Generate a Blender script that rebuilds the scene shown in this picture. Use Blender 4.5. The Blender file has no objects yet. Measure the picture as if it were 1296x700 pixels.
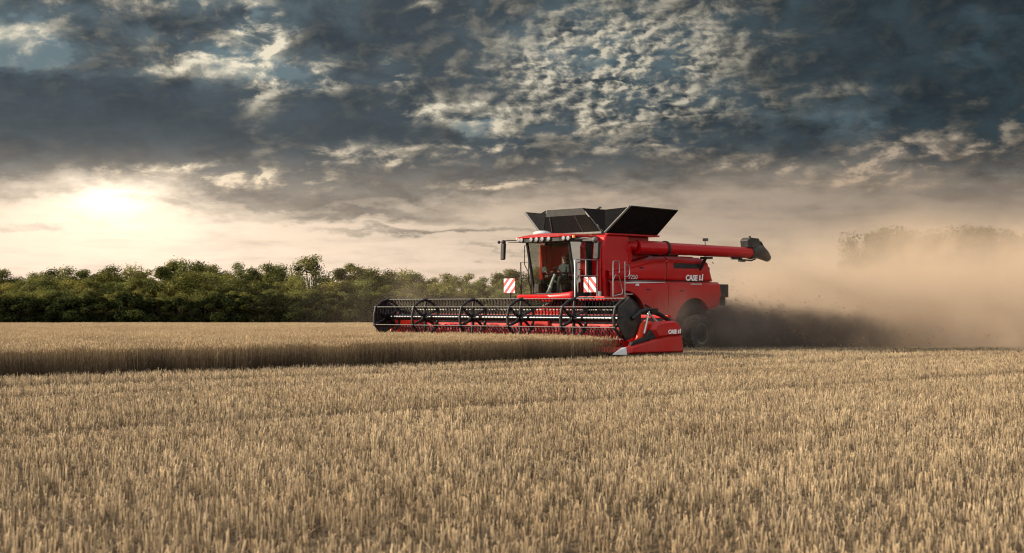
import bpy, bmesh, math, random
import numpy as np
from mathutils import Vector, Matrix

R = math.radians
random.seed(7)
rng = np.random.default_rng(7)
scene = bpy.context.scene
COL = scene.collection

# ---------------------------------------------------------------- camera
CAM_H = 1.56
cam_data = bpy.data.cameras.new('camera')
cam = bpy.data.objects.new('camera', cam_data)
COL.objects.link(cam)
scene.camera = cam
cam.location = (0, 0, CAM_H)
cam.rotation_euler = (math.pi / 2 + math.atan(38 / 1900), 0, 0)
cam_data.sensor_width = 36
cam_data.lens = 36 * 1900 / 1296
cam_data.clip_start = 0.1
cam_data.clip_end = 6000
cam_data.dof.use_dof = True
cam_data.dof.focus_distance = 50
cam_data.dof.aperture_fstop = 3.2

# ---------------------------------------------------------------- exposure and render
vs = scene.view_settings
vs.view_transform = 'Standard'
vs.look = 'None'
vs.exposure = 0.66
vs.gamma = 1
vs.use_curve_mapping = False
cy = scene.cycles
cy.use_denoising = True
cy.filter_width = 1.15
cy.max_bounces = 8
cy.diffuse_bounces = 3
cy.glossy_bounces = 3
cy.transmission_bounces = 4
cy.transparent_max_bounces = 12
cy.volume_bounces = 2
cy.volume_step_rate = 1.5
cy.volume_max_steps = 128
cy.use_adaptive_sampling = True
cy.adaptive_threshold = 0.015

# ---------------------------------------------------------------- sun
SUN_AZ, SUN_EL = -88.0, 21.0          # degrees from +Y towards +X, degrees up
sun_data = bpy.data.lights.new('sun', 'SUN')
sun_data.energy = 5.0
sun_data.angle = R(2.5)
sun_data.color = (1.0, 0.86, 0.68)
sun = bpy.data.objects.new('sun', sun_data)
COL.objects.link(sun)
sdir = Vector((math.sin(R(SUN_AZ)) * math.cos(R(SUN_EL)), math.cos(R(SUN_AZ)) * math.cos(R(SUN_EL)), math.sin(R(SUN_EL))))
sun.rotation_euler = sdir.to_track_quat('Z', 'Y').to_euler()
sun.location = sdir * 80


# ---------------------------------------------------------------- node helper
class NT:
    """thin wrapper that writes node maths as expressions"""
    def __init__(s, tree):
        s.t = tree; s.n = tree.nodes; s.l = tree.links

    def new(s, kind, **kw):
        n = s.n.new(kind)
        for k, v in kw.items(): setattr(n, k, v)
        return n

    def put(s, sock, v):
        if isinstance(v, bpy.types.NodeSocket): s.l.new(v, sock)
        elif v is not None: sock.default_value = v

    def m(s, op, a, b=None, c=None, clamp=False):
        n = s.new('ShaderNodeMath', operation=op, use_clamp=clamp)
        for i, v in enumerate((a, b, c)):
            if v is not None: s.put(n.inputs[i], v)
        return n.outputs[0]

    def add(s, a, b): return s.m('ADD', a, b)
    def mul(s, a, b): return s.m('MULTIPLY', a, b)
    def sub(s, a, b): return s.m('SUBTRACT', a, b)

    def vm(s, op, a, b=None, c=None):
        n = s.new('ShaderNodeVectorMath', operation=op)
        for i, v in enumerate((a, b, c)):
            if v is not None: s.put(n.inputs[i], v)
        return n.outputs['Value'] if op in ('DOT_PRODUCT', 'LENGTH', 'DISTANCE') else n.outputs[0]

    def xyz(s, x=0.0, y=0.0, z=0.0):
        n = s.new('ShaderNodeCombineXYZ')
        for i, v in enumerate((x, y, z)): s.put(n.inputs[i], v)
        return n.outputs[0]

    def sep(s, v):
        n = s.new('ShaderNodeSeparateXYZ'); s.l.new(v, n.inputs[0]); return n.outputs

    def ss(s, v, a, b, lo=0.0, hi=1.0):      # smoothstep
        n = s.new('ShaderNodeMapRange', interpolation_type='SMOOTHSTEP')
        for i, q in enumerate((v, a, b, lo, hi)): s.put(n.inputs[i], q)
        return n.outputs[0]

    def lin(s, v, a, b, lo=0.0, hi=1.0):
        n = s.new('ShaderNodeMapRange'); n.clamp = True
        for i, q in enumerate((v, a, b, lo, hi)): s.put(n.inputs[i], q)
        return n.outputs[0]

    def noise(s, vec, scale, detail=4.0, rough=0.55, dist=0.0, lac=2.0, color=False):
        n = s.new('ShaderNodeTexNoise')
        if vec is not None: s.l.new(vec, n.inputs['Vector'])
        n.inputs['Scale'].default_value = scale; n.inputs['Detail'].default_value = detail
        n.inputs['Roughness'].default_value = rough; n.inputs['Distortion'].default_value = dist
        n.inputs['Lacunarity'].default_value = lac
        return n.outputs['Color'] if color else n.outputs['Fac']

    def mix(s, f, a, b, mode='MIX'):
        n = s.new('ShaderNodeMix', data_type='RGBA', blend_type=mode)
        s.put(n.inputs[0], f)
        for i, v in ((6, a), (7, b)):
            if isinstance(v, tuple) and len(v) == 3: v = (*v, 1)
            s.put(n.inputs[i], v)
        return n.outputs[2]

    def ramp(s, f, stops):
        n = s.new('ShaderNodeValToRGB'); s.put(n.inputs[0], f)
        el = n.color_ramp.elements
        while len(el) < len(stops): el.new(0.5)
        for e, (p, c) in zip(el, stops): e.position = p; e.color = (*c, 1)
        return n.outputs[0]


def srgb(r, g, b):
    return tuple(((c / 255) / 12.92 if c / 255 < .04045 else ((c / 255 + .055) / 1.055) ** 2.4) for c in (r, g, b))


# ---------------------------------------------------------------- sky: evening cloud deck over a Nishita sky
SKY_STRENGTH = 0.1
world = bpy.data.worlds.new('World')
scene.world = world
world.use_nodes = True
g = NT(world.node_tree)
g.n.clear()
sky = g.new('ShaderNodeTexSky', sky_type='NISHITA', sun_disc=False)
sky.sun_elevation = R(SUN_EL); sky.sun_rotation = R(SUN_AZ)
sky.dust_density = 2.0
tc = g.new('ShaderNodeTexCoord').outputs['Generated']
dx, dy, dz = g.sep(tc)
az = g.mul(g.m('ARCTAN2', dx, dy), 180 / math.pi)
el = g.mul(g.m('ARCSINE', dz), 180 / math.pi)
elc = g.m('MAXIMUM', el, 0.0)
gy = g.add(g.mul(elc, 1.15), g.mul(g.m('LOGARITHM', g.add(elc, 1.0), math.e), 6.5))
pv = g.xyz(az, gy, 0.0)
aev = g.xyz(az, el, 0.0)
# ragged outlines: warp the sky position before the big cloud shapes are looked up
w1 = g.vm('SUBTRACT', g.noise(pv, 0.22, 5, .6, color=True), (.5, .5, .5))
w2 = g.vm('SUBTRACT', g.noise(pv, 0.9, 4, .6, color=True), (.5, .5, .5))
wv = g.vm('MULTIPLY_ADD', w1, (6.5, 2.6, 0), aev)
wv = g.vm('MULTIPLY_ADD', w2, (1.6, .8, 0), wv)
K = 1900 / 57.2958
EXPO = math.exp(-1)


def blob(v, px, py, sx, sy, amp):
    a0, e0 = (px - 648) / K, (388 - py) / K
    ax, ay = K / sx, K / sy
    q = g.vm('MULTIPLY_ADD', v, (ax, ay, 0), (-a0 * ax, -e0 * ay, 0))
    return g.mul(g.m('POWER', EXPO, g.vm('DOT_PRODUCT', q, q)), amp)


def total(items):
    t = items[0]
    for i in items[1:]: t = g.add(t, i)
    return t


CLOUDS = [      # thick cloud: centre and spread in photograph units of 1/33 degree, weight
    (180, 160, 350, 48, 1.35), (440, 175, 150, 46, .95), (60, 205, 130, 26, .45), (330, 215, 170, 16, .35),
    (520, 45, 160, 60, .75), (230, 45, 110, 40, .45), (100, 20, 60, 20, .3),
    (470, 222, 180, 26, 1.05), (640, 200, 130, 26, .7), (700, 122, 70, 20, .7), (660, 226, 170, 14, .8),
    (870, 160, 150, 30, .55), (1120, 60, 200, 80, .95), (1240, 165, 120, 60, .8), (1000, 180, 160, 22, .5),
    (560, 115, 70, 30, .5), (800, 208, 130, 14, .75), (1250, 222, 90, 14, .55), (880, 50, 120, 50, .35), (700, 20, 120, 30, .4),
    (450, 268, 110, 8, 1.1), (560, 290, 110, 4, 1.0), (330, 250, 60, 7, .6), (240, 262, 80, 7, .45), (300, 240, 70, 9, .55), (40, 292, 60, 4, .35), (430, 246, 90, 10, .5), (620, 322, 50, 3, .4), (60, 246, 60, 8, .4),
    (325, 98, 60, 26, -1.1), (335, 30, 20, 40, -.7), (25, 85, 45, 28, -1.1), (598, 165, 38, 13, -1.9), (545, 150, 30, 6, -.4), (300, 10, 40, 10, -.3),
    (1100, 160, 50, 28, -1.0), (990, 150, 60, 12, -.8), (835, 160, 46, 10, -.8), (1215, 75, 34, 28, -.7), (790, 65, 110, 45, -.6), (640, 60, 50, 26, -.4),
]
LIT = [         # where the low sun catches the cloud
    (332, 55, 24, 70, 1.5), (375, 100, 50, 14, 1.3), (280, 78, 70, 16, 1.1), (240, 100, 60, 8, .8), (55, 68, 46, 14, 1.0), (85, 35, 28, 10, .8), (170, 20, 30, 10, .7),
    (245, 16, 50, 10, .7), (8, 15, 16, 20, .6), (505, 98, 16, 18, .8), (590, 143, 70, 13, 1.5), (640, 168, 24, 14, 1.3), (610, 190, 40, 6, .8), (540, 10, 16, 8, .6),
    (770, 75, 140, 70, .95), (690, 95, 80, 25, .7), (870, 55, 80, 60, .65), (900, 130, 90, 16, .5), (750, 150, 60, 18, .9), (800, 185, 90, 12, .6),
    (480, 196, 90, 12, 1.0), (360, 228, 70, 12, 1.1), (220, 222, 80, 8, 1.1), (280, 236, 60, 6, 1.0), (620, 236, 80, 5, .9), (1115, 214, 60, 20, 1.4), (1190, 192, 70, 16, 1.2), (1050, 232, 60, 6, .8), (1265, 168, 40, 12, .6),
    (960, 212, 80, 10, .8), (1060, 126, 50, 8, .5), (1160, 245, 60, 6, .5), (700, 210, 70, 8, .5), (1240, 135, 40, 6, .3),
]
big = total([blob(wv, *b) for b in CLOUDS])
wl = g.vm('MULTIPLY_ADD', w2, (1.6, .8, 0), g.vm('MULTIPLY_ADD', w1, (2.0, 1.0, 0), aev))
litm = g.m('MINIMUM', g.mul(total([blob(wl, *b) for b in LIT]), 1.15), 1.25)
f1 = g.sub(g.noise(pv, 0.42, 6, .6, .3), .5)
fs = g.sub(g.noise(g.vm('MULTIPLY', aev, (.16, 1.5, 1)), 1.0, 5, .6, .4), .5)      # low streaks
# billows with the side towards the sun picked out
SH = (-.30, .26, 0)
pb = g.vm('ADD', pv, SH)
n1 = g.noise(pv, .58, 7, .60, .25); n1b = g.noise(pb, .58, 5, .56, .25)
pq = g.vm('MULTIPLY_ADD', w2, (.5, .5, 0), g.vm('MULTIPLY', pv, (.9, .85, 1)))
n2 = g.noise(pq, 1.8, 5, .56, .2); n2b = g.noise(g.vm('ADD', pq, (-.14, .12, 0)), 1.8, 4, .5, .2)
rel1 = g.ss(g.sub(n1, n1b), -.08, .16)
rel2 = g.ss(g.sub(n2, n2b), -.11, .17)
pm = g.m('MINIMUM', total([blob(aev, 770, 85, 140, 80, 1.0), blob(aev, 900, 150, 120, 50, .5)]), 1.0)
rel = g.mix(pm, g.xyz(rel1, rel1, rel1), g.xyz(rel2, rel2, rel2))
rel = g.sep(rel)[0]
body = g.mix(pm, g.xyz(n1, 0, 0), g.xyz(n2, 0, 0)); body = g.mul(g.ss(g.sep(body)[0], .38, .60), g.ss(g.add(n1, g.mul(f1, .5)), .30, .52))
bank = g.sub(1.0, g.m('MINIMUM', total([blob(wl, 150, 165, 300, 44, .85), blob(wl, 470, 170, 90, 40, .7), blob(wl, 700, 122, 55, 18, .7), blob(wl, 520, 30, 110, 34, .6)]), .9))
n1d = g.mul(bank, g.sub(n1, .5))
f1 = g.mul(f1, g.lin(bank, 0, 1, .35, 1.0))
dens = total([big, g.mul(f1, g.lin(el, 3.2, 7.0, .35, 2.3)), g.mul(n1d, g.lin(el, 2.0, 8.0, .25, .9)), g.mul(fs, g.lin(el, 2.5, 6.5, 1.0, 0.0))])
dens = g.add(dens, g.lin(el, 3.0, 7.0, -.20, .22))
# clear-sky colour behind the clouds
right = g.ss(az, -12, 20)
teal = g.mix(.25, g.mix(right, (.155, .215, .235), (.058, .092, .112)), g.mix(1.0, sky.outputs[0], (SKY_STRENGTH * .35,) * 3, 'MULTIPLY'))
low = g.mix(right, (.86, .67, .51), (.45, .335, .23))
mid = g.mix(right, (.60, .47, .35), (.30, .24, .185))
hz = g.mix(g.ss(el, 1.0, 4.2), low, mid)
clear = g.mix(g.ss(el, 4.0, 7.0), hz, teal)
# veiled sun low on the left
glow = total([blob(wl, 150, 254, 50, 22, .62), blob(wl, 155, 262, 140, 48, .38), blob(aev, 150, 285, 420, 85, .30)])
glowc = g.mix(1.0, (1.0, .82, .62), g.xyz(glow, glow, glow), 'MULTIPLY')
# cloud colours: sunlit rims, slate bellies
lit = g.mix(g.ss(el, 3.0, 8.0), g.mix(right, (.80, .62, .43), (.44, .31, .215)), g.mix(right, (.80, .72, .55), (.28, .26, .21)))
darkc = g.mix(g.ss(el, 2.6, 6.4), g.mix(right, (.21, .175, .14), (.19, .16, .13)), g.mix(right, (.040, .053, .064), (.018, .028, .035)))
soft = g.ss(g.add(f1, g.mul(n1d, 1.3)), .22, -.30)
darkc = g.mix(soft, darkc, g.mix(1.0, darkc, (1.85, 1.82, 1.75), 'MULTIPLY'))
c1 = g.mix(g.ss(dens, -.30, .15), clear, g.mix(.6, clear, darkc))
c2 = g.mix(g.ss(dens, .0, .85), c1, darkc)
amt = g.mul(g.mul(litm, body), g.add(.30, g.mul(rel, .75)))
amt = g.m('MINIMUM', g.add(amt, g.mul(g.mul(rel, body), g.mul(bank, .07))), 1.0)
c3 = g.mix(amt, c2, lit)
front = g.mix(g.ss(el, -.2, .3), (.10, .08, .055), c3)
front = g.mix(g.lin(dens, .1, .75, 1.0, .35), front, glowc, 'ADD')
front = g.mix(1.0, front, (.68, .68, .68), 'MULTIPLY')
# the sky overhead and behind the camera is open and bright
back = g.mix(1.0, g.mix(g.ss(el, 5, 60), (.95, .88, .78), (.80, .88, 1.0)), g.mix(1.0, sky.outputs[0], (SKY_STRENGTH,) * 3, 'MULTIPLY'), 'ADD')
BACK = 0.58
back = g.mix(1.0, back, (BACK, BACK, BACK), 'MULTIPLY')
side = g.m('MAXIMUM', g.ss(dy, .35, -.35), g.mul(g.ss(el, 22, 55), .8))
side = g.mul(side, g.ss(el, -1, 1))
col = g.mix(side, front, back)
bg = g.new('ShaderNodeBackground')
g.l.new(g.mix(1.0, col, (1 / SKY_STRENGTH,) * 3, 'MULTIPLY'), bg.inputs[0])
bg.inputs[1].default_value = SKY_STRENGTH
wo = g.new('ShaderNodeOutputWorld')
g.l.new(bg.outputs[0], wo.inputs[0])

# ---------------------------------------------------------------- small toolbox
def tag(o, label=None, cat=None, group=None, kind=None):
    for k, v in (('label', label), ('category', cat), ('group', group), ('kind', kind)):
        if v: o[k] = v
    return o


def empty(name, loc=(0, 0, 0), rz=0.0):
    o = bpy.data.objects.new(name, None)
    COL.objects.link(o)
    o.location = loc; o.rotation_euler = (0, 0, rz); o.empty_display_size = .3
    return o


def mesh_from(name, verts, faces, mat=None, smooth=False):
    me = bpy.data.meshes.new(name)
    me.from_pydata([tuple(v) for v in verts], [], [tuple(f) for f in faces])
    if mat: me.materials.append(mat)
    if smooth: me.shade_smooth()
    me.update()
    return me


def np_mesh(name, v, f, mat=None, attr=None, smooth=False):
    """v (n,3), f (m,k) numpy -> mesh, with an optional per-vertex float attribute"""
    me = bpy.data.meshes.new(name)
    me.vertices.add(len(v)); me.vertices.foreach_set('co', np.asarray(v, np.float32).ravel())
    m, k = f.shape
    me.loops.add(m * k); me.loops.foreach_set('vertex_index', f.astype(np.int32).ravel())
    me.polygons.add(m); me.polygons.foreach_set('loop_start', np.arange(0, m * k, k, dtype=np.int32))
    me.polygons.foreach_set('loop_total', np.full(m, k, np.int32))
    if mat: me.materials.append(mat)
    if attr is not None:
        a = me.attributes.new('tint', 'FLOAT', 'POINT'); a.data.foreach_set('value', np.asarray(attr, np.float32))
    me.update(calc_edges=True)
    if smooth: me.shade_smooth()
    return me


def link(name, me, parent=None):
    o = bpy.data.objects.new(name, me); COL.objects.link(o)
    if parent: o.parent = parent
    return o


def mat_new(name):
    m = bpy.data.materials.new(name); m.use_nodes = True
    t = NT(m.node_tree); t.n.clear()
    out = t.new('ShaderNodeOutputMaterial')
    return m, t, out


def pbr(t, col, rough=.5, metal=0.0, spec=.5, coat=0.0, normal=None):
    b = t.new('ShaderNodeBsdfPrincipled')
    if isinstance(col, tuple): col = (*col[:3], 1)
    t.put(b.inputs['Base Color'], col); t.put(b.inputs['Roughness'], rough)
    b.inputs['Metallic'].default_value = metal; b.inputs['Specular IOR Level'].default_value = spec
    b.inputs['Coat Weight'].default_value = coat; b.inputs['Coat Roughness'].default_value = .08
    if normal is not None: t.l.new(normal, b.inputs['Normal'])
    return b.outputs[0]


def bump(t, h, strength=.4, dist=.02):
    n = t.new('ShaderNodeBump'); n.inputs['Strength'].default_value = strength; n.inputs['Distance'].default_value = dist
    t.l.new(h, n.inputs['Height']); return n.outputs[0]


def simple(name, col, rough=.5, metal=0.0, spec=.5, coat=0.0, var=.0, scale=6.0, dust=0.0):
    """plain material with a little colour wear and a coat of straw dust on upward faces"""
    m, t, out = mat_new(name)
    p = t.new('ShaderNodeTexCoord').outputs['Object']
    n1 = t.noise(p, scale, 5, .6)
    c = (*col, 1)
    if var: c = t.mix(t.mul(t.ss(n1, .35, .75), var), c, tuple(x * .45 for x in col))
    r = t.lin(n1, .3, .7, rough * .8, min(1, rough * 1.25))
    if dust:
        nz = t.sep(t.new('ShaderNodeNewGeometry').outputs['Normal'])[2]
        d = t.mul(t.add(t.mul(t.ss(nz, .1, .9), .6), t.ss(t.noise(p, 1.7, 6, .65), .42, .75)), dust)
        d = t.m('MINIMUM', d, 1.0)
        c = t.mix(d, c, (.30, .22, .14)); r = t.m('MAXIMUM', r, t.mul(d, .9))
    t.l.new(pbr(t, c, r, metal, spec, coat), out.inputs[0])
    return m


# ---------------------------------------------------------------- terrain
def sstep(v, a, b):
    t = np.clip((np.asarray(v, float) - a) / (b - a), 0, 1); return t * t * (3 - 2 * t)


def ter(x, y):
    x = np.asarray(x, float); y = np.asarray(y, float)
    z = -.0088 * np.clip(y - 45, 0, 190)
    z = z - .040 * np.clip(y - 55, 0, 45) * sstep(x - .12 * (y - 55), 4.5, 13)      # the field falls away right of the machine
    z = z + .035 * np.sin(x * .11 + 1) * np.sin(y * .13) * sstep(y, 6, 14)
    return z


# combine frame: x forward, y to its left, origin under the front axle
YAW = R(224.1)
FX, FY = math.cos(YAW), math.sin(YAW)
LX, LY = -FY, FX
PX, PY = 2.67, 52.25


def to_local(x, y):
    ddx, ddy = np.asarray(x) - PX, np.asarray(y) - PY
    return ddx * FX + ddy * FY, ddx * LX + ddy * LY


def to_world(u, v):
    return PX + u * FX + v * LX, PY + u * FY + v * LY


xs = np.unique(np.concatenate([np.linspace(-1500, -120, 24), np.linspace(-120, 140, 261), np.linspace(140, 1500, 24)]))
ys = np.unique(np.concatenate([np.linspace(-300, 0, 16), np.linspace(0, 260, 261), np.linspace(260, 4000, 40)]))
gx, gyy = np.meshgrid(xs, ys)
gz = ter(gx, gyy)
nv = np.stack([gx.ravel(), gyy.ravel(), gz.ravel()], 1)
idx = np.arange(len(nv)).reshape(gx.shape)
nf = np.stack([idx[:-1, :-1].ravel(), idx[:-1, 1:].ravel(), idx[1:, 1:].ravel(), idx[1:, :-1].ravel()], 1)
m_soil, t, out = mat_new('stubble_soil')
p = t.new('ShaderNodeTexCoord').outputs['Object']
n_a = t.noise(p, 9, 6, .7); n_b = t.noise(p, .25, 4, .6); n_c = t.noise(t.vm('MULTIPLY', p, (30, 30, 30)), 1.0, 3, .6)
c = t.mix(t.ss(n_a, .35, .65), (.045, .029, .018), (.19, .13, .07))
c = t.mix(t.mul(t.ss(n_b, .35, .7), .35), c, (.085, .058, .038))
t.l.new(pbr(t, c, .95, 0, .1, normal=bump(t, t.add(n_a, t.mul(n_c, .4)), .8, .05)), out.inputs[0])
ground = link('ground', np_mesh('ground', nv, nf, m_soil, smooth=True))
tag(ground, 'harvested field soil littered with straw, running to the horizon', 'ground', kind='structure')


# ---------------------------------------------------------------- straw materials
def straw_mat(name, lo, hi, trans=.35, dark=None):
    m, t, out = mat_new(name)
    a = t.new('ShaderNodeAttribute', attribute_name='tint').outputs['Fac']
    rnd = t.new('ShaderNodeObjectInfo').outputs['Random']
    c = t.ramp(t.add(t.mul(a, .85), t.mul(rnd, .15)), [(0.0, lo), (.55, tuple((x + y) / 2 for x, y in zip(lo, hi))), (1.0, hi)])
    # broad patches of weathering over the field
    p = t.new('ShaderNodeNewGeometry').outputs['Position']
    n = t.noise(p, .16, 4, .6)
    n = t.add(t.mul(n, .7), t.mul(t.noise(p, .9, 3, .6), .3))
    c = t.mix(t.mul(t.ss(n, .44, .66), .7), c, t.mix(1.0, c, (.62, .56, .50), 'MULTIPLY'))
    d = t.new('ShaderNodeBsdfDiffuse'); t.l.new(c, d.inputs[0])
    tr = t.new('ShaderNodeBsdfTranslucent'); t.l.new(c, tr.inputs[0])
    gl = t.new('ShaderNodeBsdfGlossy'); gl.inputs['Roughness'].default_value = .45; gl.inputs[0].default_value = (.8, .75, .6, 1)
    x = t.new('ShaderNodeMixShader'); x.inputs[0].default_value = trans
    t.l.new(d.outputs[0], x.inputs[1]); t.l.new(tr.outputs[0], x.inputs[2])
    y = t.new('ShaderNodeMixShader'); y.inputs[0].default_value = .05
    t.l.new(x.outputs[0], y.inputs[1]); t.l.new(gl.outputs[0], y.inputs[2])
    t.l.new(y.outputs[0], out.inputs[0])
    return m


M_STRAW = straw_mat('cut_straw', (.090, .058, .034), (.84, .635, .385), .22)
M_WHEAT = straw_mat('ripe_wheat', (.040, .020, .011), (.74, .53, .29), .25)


class Soup:
    """collects many little prisms, blades and quads with a tint, all as quads"""
    def __init__(s): s.v = []; s.f = []; s.a = []; s.n = 0

    def push(s, v, f, a):
        s.v.append(v.reshape(-1, 3)); s.f.append(f); s.a.append(a)

    def tubes(s, path, rad, tint, sides=3):
        """path (N,K,3), rad (N,K), tint (N,K)"""
        N, Kk, _ = path.shape
        ang = np.arange(sides) * 2 * np.pi / sides + rng.uniform(0, 6.28, (N, 1))
        ring = np.stack([np.cos(ang), np.sin(ang), np.zeros_like(ang)], -1)            # (N,S,3)
        v = path[:, :, None, :] + ring[:, None, :, :] * rad[:, :, None, None]          # (N,K,S,3)
        base = s.n + np.arange(N)[:, None, None] * Kk * sides
        k = np.arange(Kk - 1)[None, :, None] * sides; j = np.arange(sides)[None, None, :]; j2 = (j + 1) % sides
        f = np.stack([base + k + j, base + k + j2, base + k + sides + j2, base + k + sides + j], -1).reshape(-1, 4)
        s.push(v, f, np.repeat(tint[:, :, None], sides, 2).ravel()); s.n += N * Kk * sides

    def quads(s, q, tint):
        """q (N,4,3), tint (N,)"""
        N = len(q)
        f = s.n + np.arange(N * 4).reshape(N, 4)
        s.push(q, f, np.repeat(tint, 4)); s.n += N * 4

    def mesh(s, name, mat):
        return np_mesh(name, np.concatenate(s.v), np.concatenate(s.f), mat, np.concatenate(s.a))


def blades(base, direc, length, width, droop, tint, soup):
    """thin leaf blades of two quads"""
    N = len(base)
    side = np.stack([-direc[:, 1], direc[:, 0], np.zeros(N)], 1)
    up = np.array([0, 0, 1.0])
    mid = base + direc * (length * .5)[:, None] + up * (length * (.35 - droop * .2))[:, None]
    tip = base + direc * length[:, None] + up * (length * (.3 - droop))[:, None]
    w = (width * .5)[:, None]
    soup.quads(np.stack([base - side * w * .6, base + side * w * .6, mid + side * w, mid - side * w], 1), tint)
    soup.quads(np.stack([mid - side * w, mid + side * w, tip + side * w * .15, tip - side * w * .15], 1), tint)


def unit(N):
    a = rng.uniform(0, 2 * np.pi, N); return np.stack([np.cos(a), np.sin(a), np.zeros(N)], 1)


def stubble_tile(i):
    s = Soup()
    rows = np.arange(8) * .125 - .4375
    bx, by = [], []
    for r in rows:
        n = 16
        bx.append((np.arange(n) + rng.uniform(-.4, .4, n)) / n - .5); by.append(r + rng.normal(0, .016, n))
    bx = np.concatenate(bx); by = np.concatenate(by)
    ph = rng.uniform(0, 6.28, 4)
    gap = .5 + .25 * np.sin(bx * 9 + ph[0] + by * 5) + .25 * np.sin(by * 11 + ph[1] - bx * 6)
    keep = rng.random(len(bx)) < .22 + .85 * gap
    bx, by = bx[keep], by[keep]
    T = 4
    cx = np.repeat(bx, T) + rng.normal(0, .015, len(bx) * T); cyy = np.repeat(by, T) + rng.normal(0, .015, len(bx) * T)
    N = len(cx)
    hgt = np.repeat(rng.normal(.138, .026, len(bx)), T) * rng.uniform(.7, 1.12, N)
    lean = rng.normal(0, .12, (N, 2))
    p0 = np.stack([cx, cyy, np.full(N, -.02)], 1)
    p1 = p0 + np.stack([lean[:, 0] * hgt, lean[:, 1] * hgt, hgt + .02], 1)
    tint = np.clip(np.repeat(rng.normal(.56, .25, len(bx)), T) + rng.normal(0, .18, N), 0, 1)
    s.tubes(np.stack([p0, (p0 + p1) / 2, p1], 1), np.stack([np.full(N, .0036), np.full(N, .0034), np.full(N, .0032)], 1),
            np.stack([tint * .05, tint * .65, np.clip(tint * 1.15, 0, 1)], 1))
    # torn sheaths and leaf ribbons
    q = rng.choice(N, N // 5, replace=False)
    blades(p0[q] + (p1[q] - p0[q]) * rng.uniform(.3, .9, (len(q), 1)), unit(len(q)), rng.uniform(.03, .10, len(q)), rng.uniform(.005, .010, len(q)),
           rng.uniform(.1, .9, len(q)), np.clip(rng.normal(.55, .22, len(q)), 0, 1), s)
    # chaff and loose straw lying between and across the rows
    n = 70
    c0 = np.stack([rng.uniform(-.5, .5, n), rng.uniform(-.5, .5, n), rng.uniform(.005, .10, n)], 1)
    d = unit(n) * rng.uniform(.04, .16, (n, 1)); d[:, 2] = rng.uniform(-.03, .04, n)
    s.tubes(np.stack([c0 - d, c0, c0 + d], 1), np.full((n, 3), .0026), np.repeat(np.clip(rng.normal(.6, .25, n), 0, 1)[:, None], 3, 1))
    return s.mesh('stubble_tuft_%d' % i, M_STRAW)


def wheat_tile(i, size=1.0, n=330, fat=1.0, leaves=True):
    s = Soup()
    cx = rng.uniform(-.5, .5, n) * size; cyy = rng.uniform(-.5, .5, n) * size
    hgt = rng.normal(.655, .035, n)
    ln = rng.normal(0, .05, (n, 2)) + np.array([-.03, .02])
    p0 = np.stack([cx, cyy, np.full(n, -.02)], 1)
    pm = p0 + np.stack([ln[:, 0] * hgt * .4, ln[:, 1] * hgt * .4, hgt * .6], 1)
    pt = p0 + np.stack([ln[:, 0] * hgt, ln[:, 1] * hgt, hgt], 1)
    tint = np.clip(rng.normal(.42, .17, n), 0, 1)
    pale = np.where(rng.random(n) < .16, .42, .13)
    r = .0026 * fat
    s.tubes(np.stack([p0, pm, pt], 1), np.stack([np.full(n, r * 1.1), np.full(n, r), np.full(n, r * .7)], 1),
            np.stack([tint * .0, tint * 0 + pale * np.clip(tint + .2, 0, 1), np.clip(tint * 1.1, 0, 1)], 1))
    # ears, bent over a little
    d = unit(n); bend = rng.uniform(.1, 1.0, n); L = rng.uniform(.065, .095, n) * (1 + (fat - 1) * .4)
    ax = np.stack([d[:, 0] * bend, d[:, 1] * bend, 1.1 - bend * .9], 1); ax /= np.linalg.norm(ax, axis=1)[:, None]
    e1 = pt + ax * (L * .35)[:, None]; e2 = pt + ax * (L * .75)[:, None] - np.array([0, 0, .006]); e3 = pt + ax * L[:, None] - np.array([0, 0, .014])
    et = np.clip(rng.normal(.78, .17, n), 0, 1)
    s.tubes(np.stack([pt, e1, e2, e3], 1), np.stack([np.full(n, .003), np.full(n, .0078), np.full(n, .0066), np.full(n, .001)], 1) * fat,
            np.repeat(et[:, None], 4, 1) * np.array([.7, 1, 1, 1]), sides=4)
    # awns
    q = np.repeat(np.arange(n), 2)
    aw = ax[q] + rng.normal(0, .35, (len(q), 3)); al = rng.uniform(.04, .07, len(q))[:, None]
    sd = unit(len(q)) * .0011 * fat
    s.quads(np.stack([e1[q] - sd, e1[q] + sd, e1[q] + aw * al + sd * .3, e1[q] + aw * al - sd * .3], 1), et[q])
    if leaves:
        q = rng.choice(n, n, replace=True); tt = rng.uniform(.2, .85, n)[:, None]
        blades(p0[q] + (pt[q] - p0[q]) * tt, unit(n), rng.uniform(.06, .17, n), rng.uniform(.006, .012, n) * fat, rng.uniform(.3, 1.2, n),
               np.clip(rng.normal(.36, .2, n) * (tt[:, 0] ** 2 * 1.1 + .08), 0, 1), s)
    return s.mesh('wheat_tuft_%d' % i, M_WHEAT)


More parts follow.
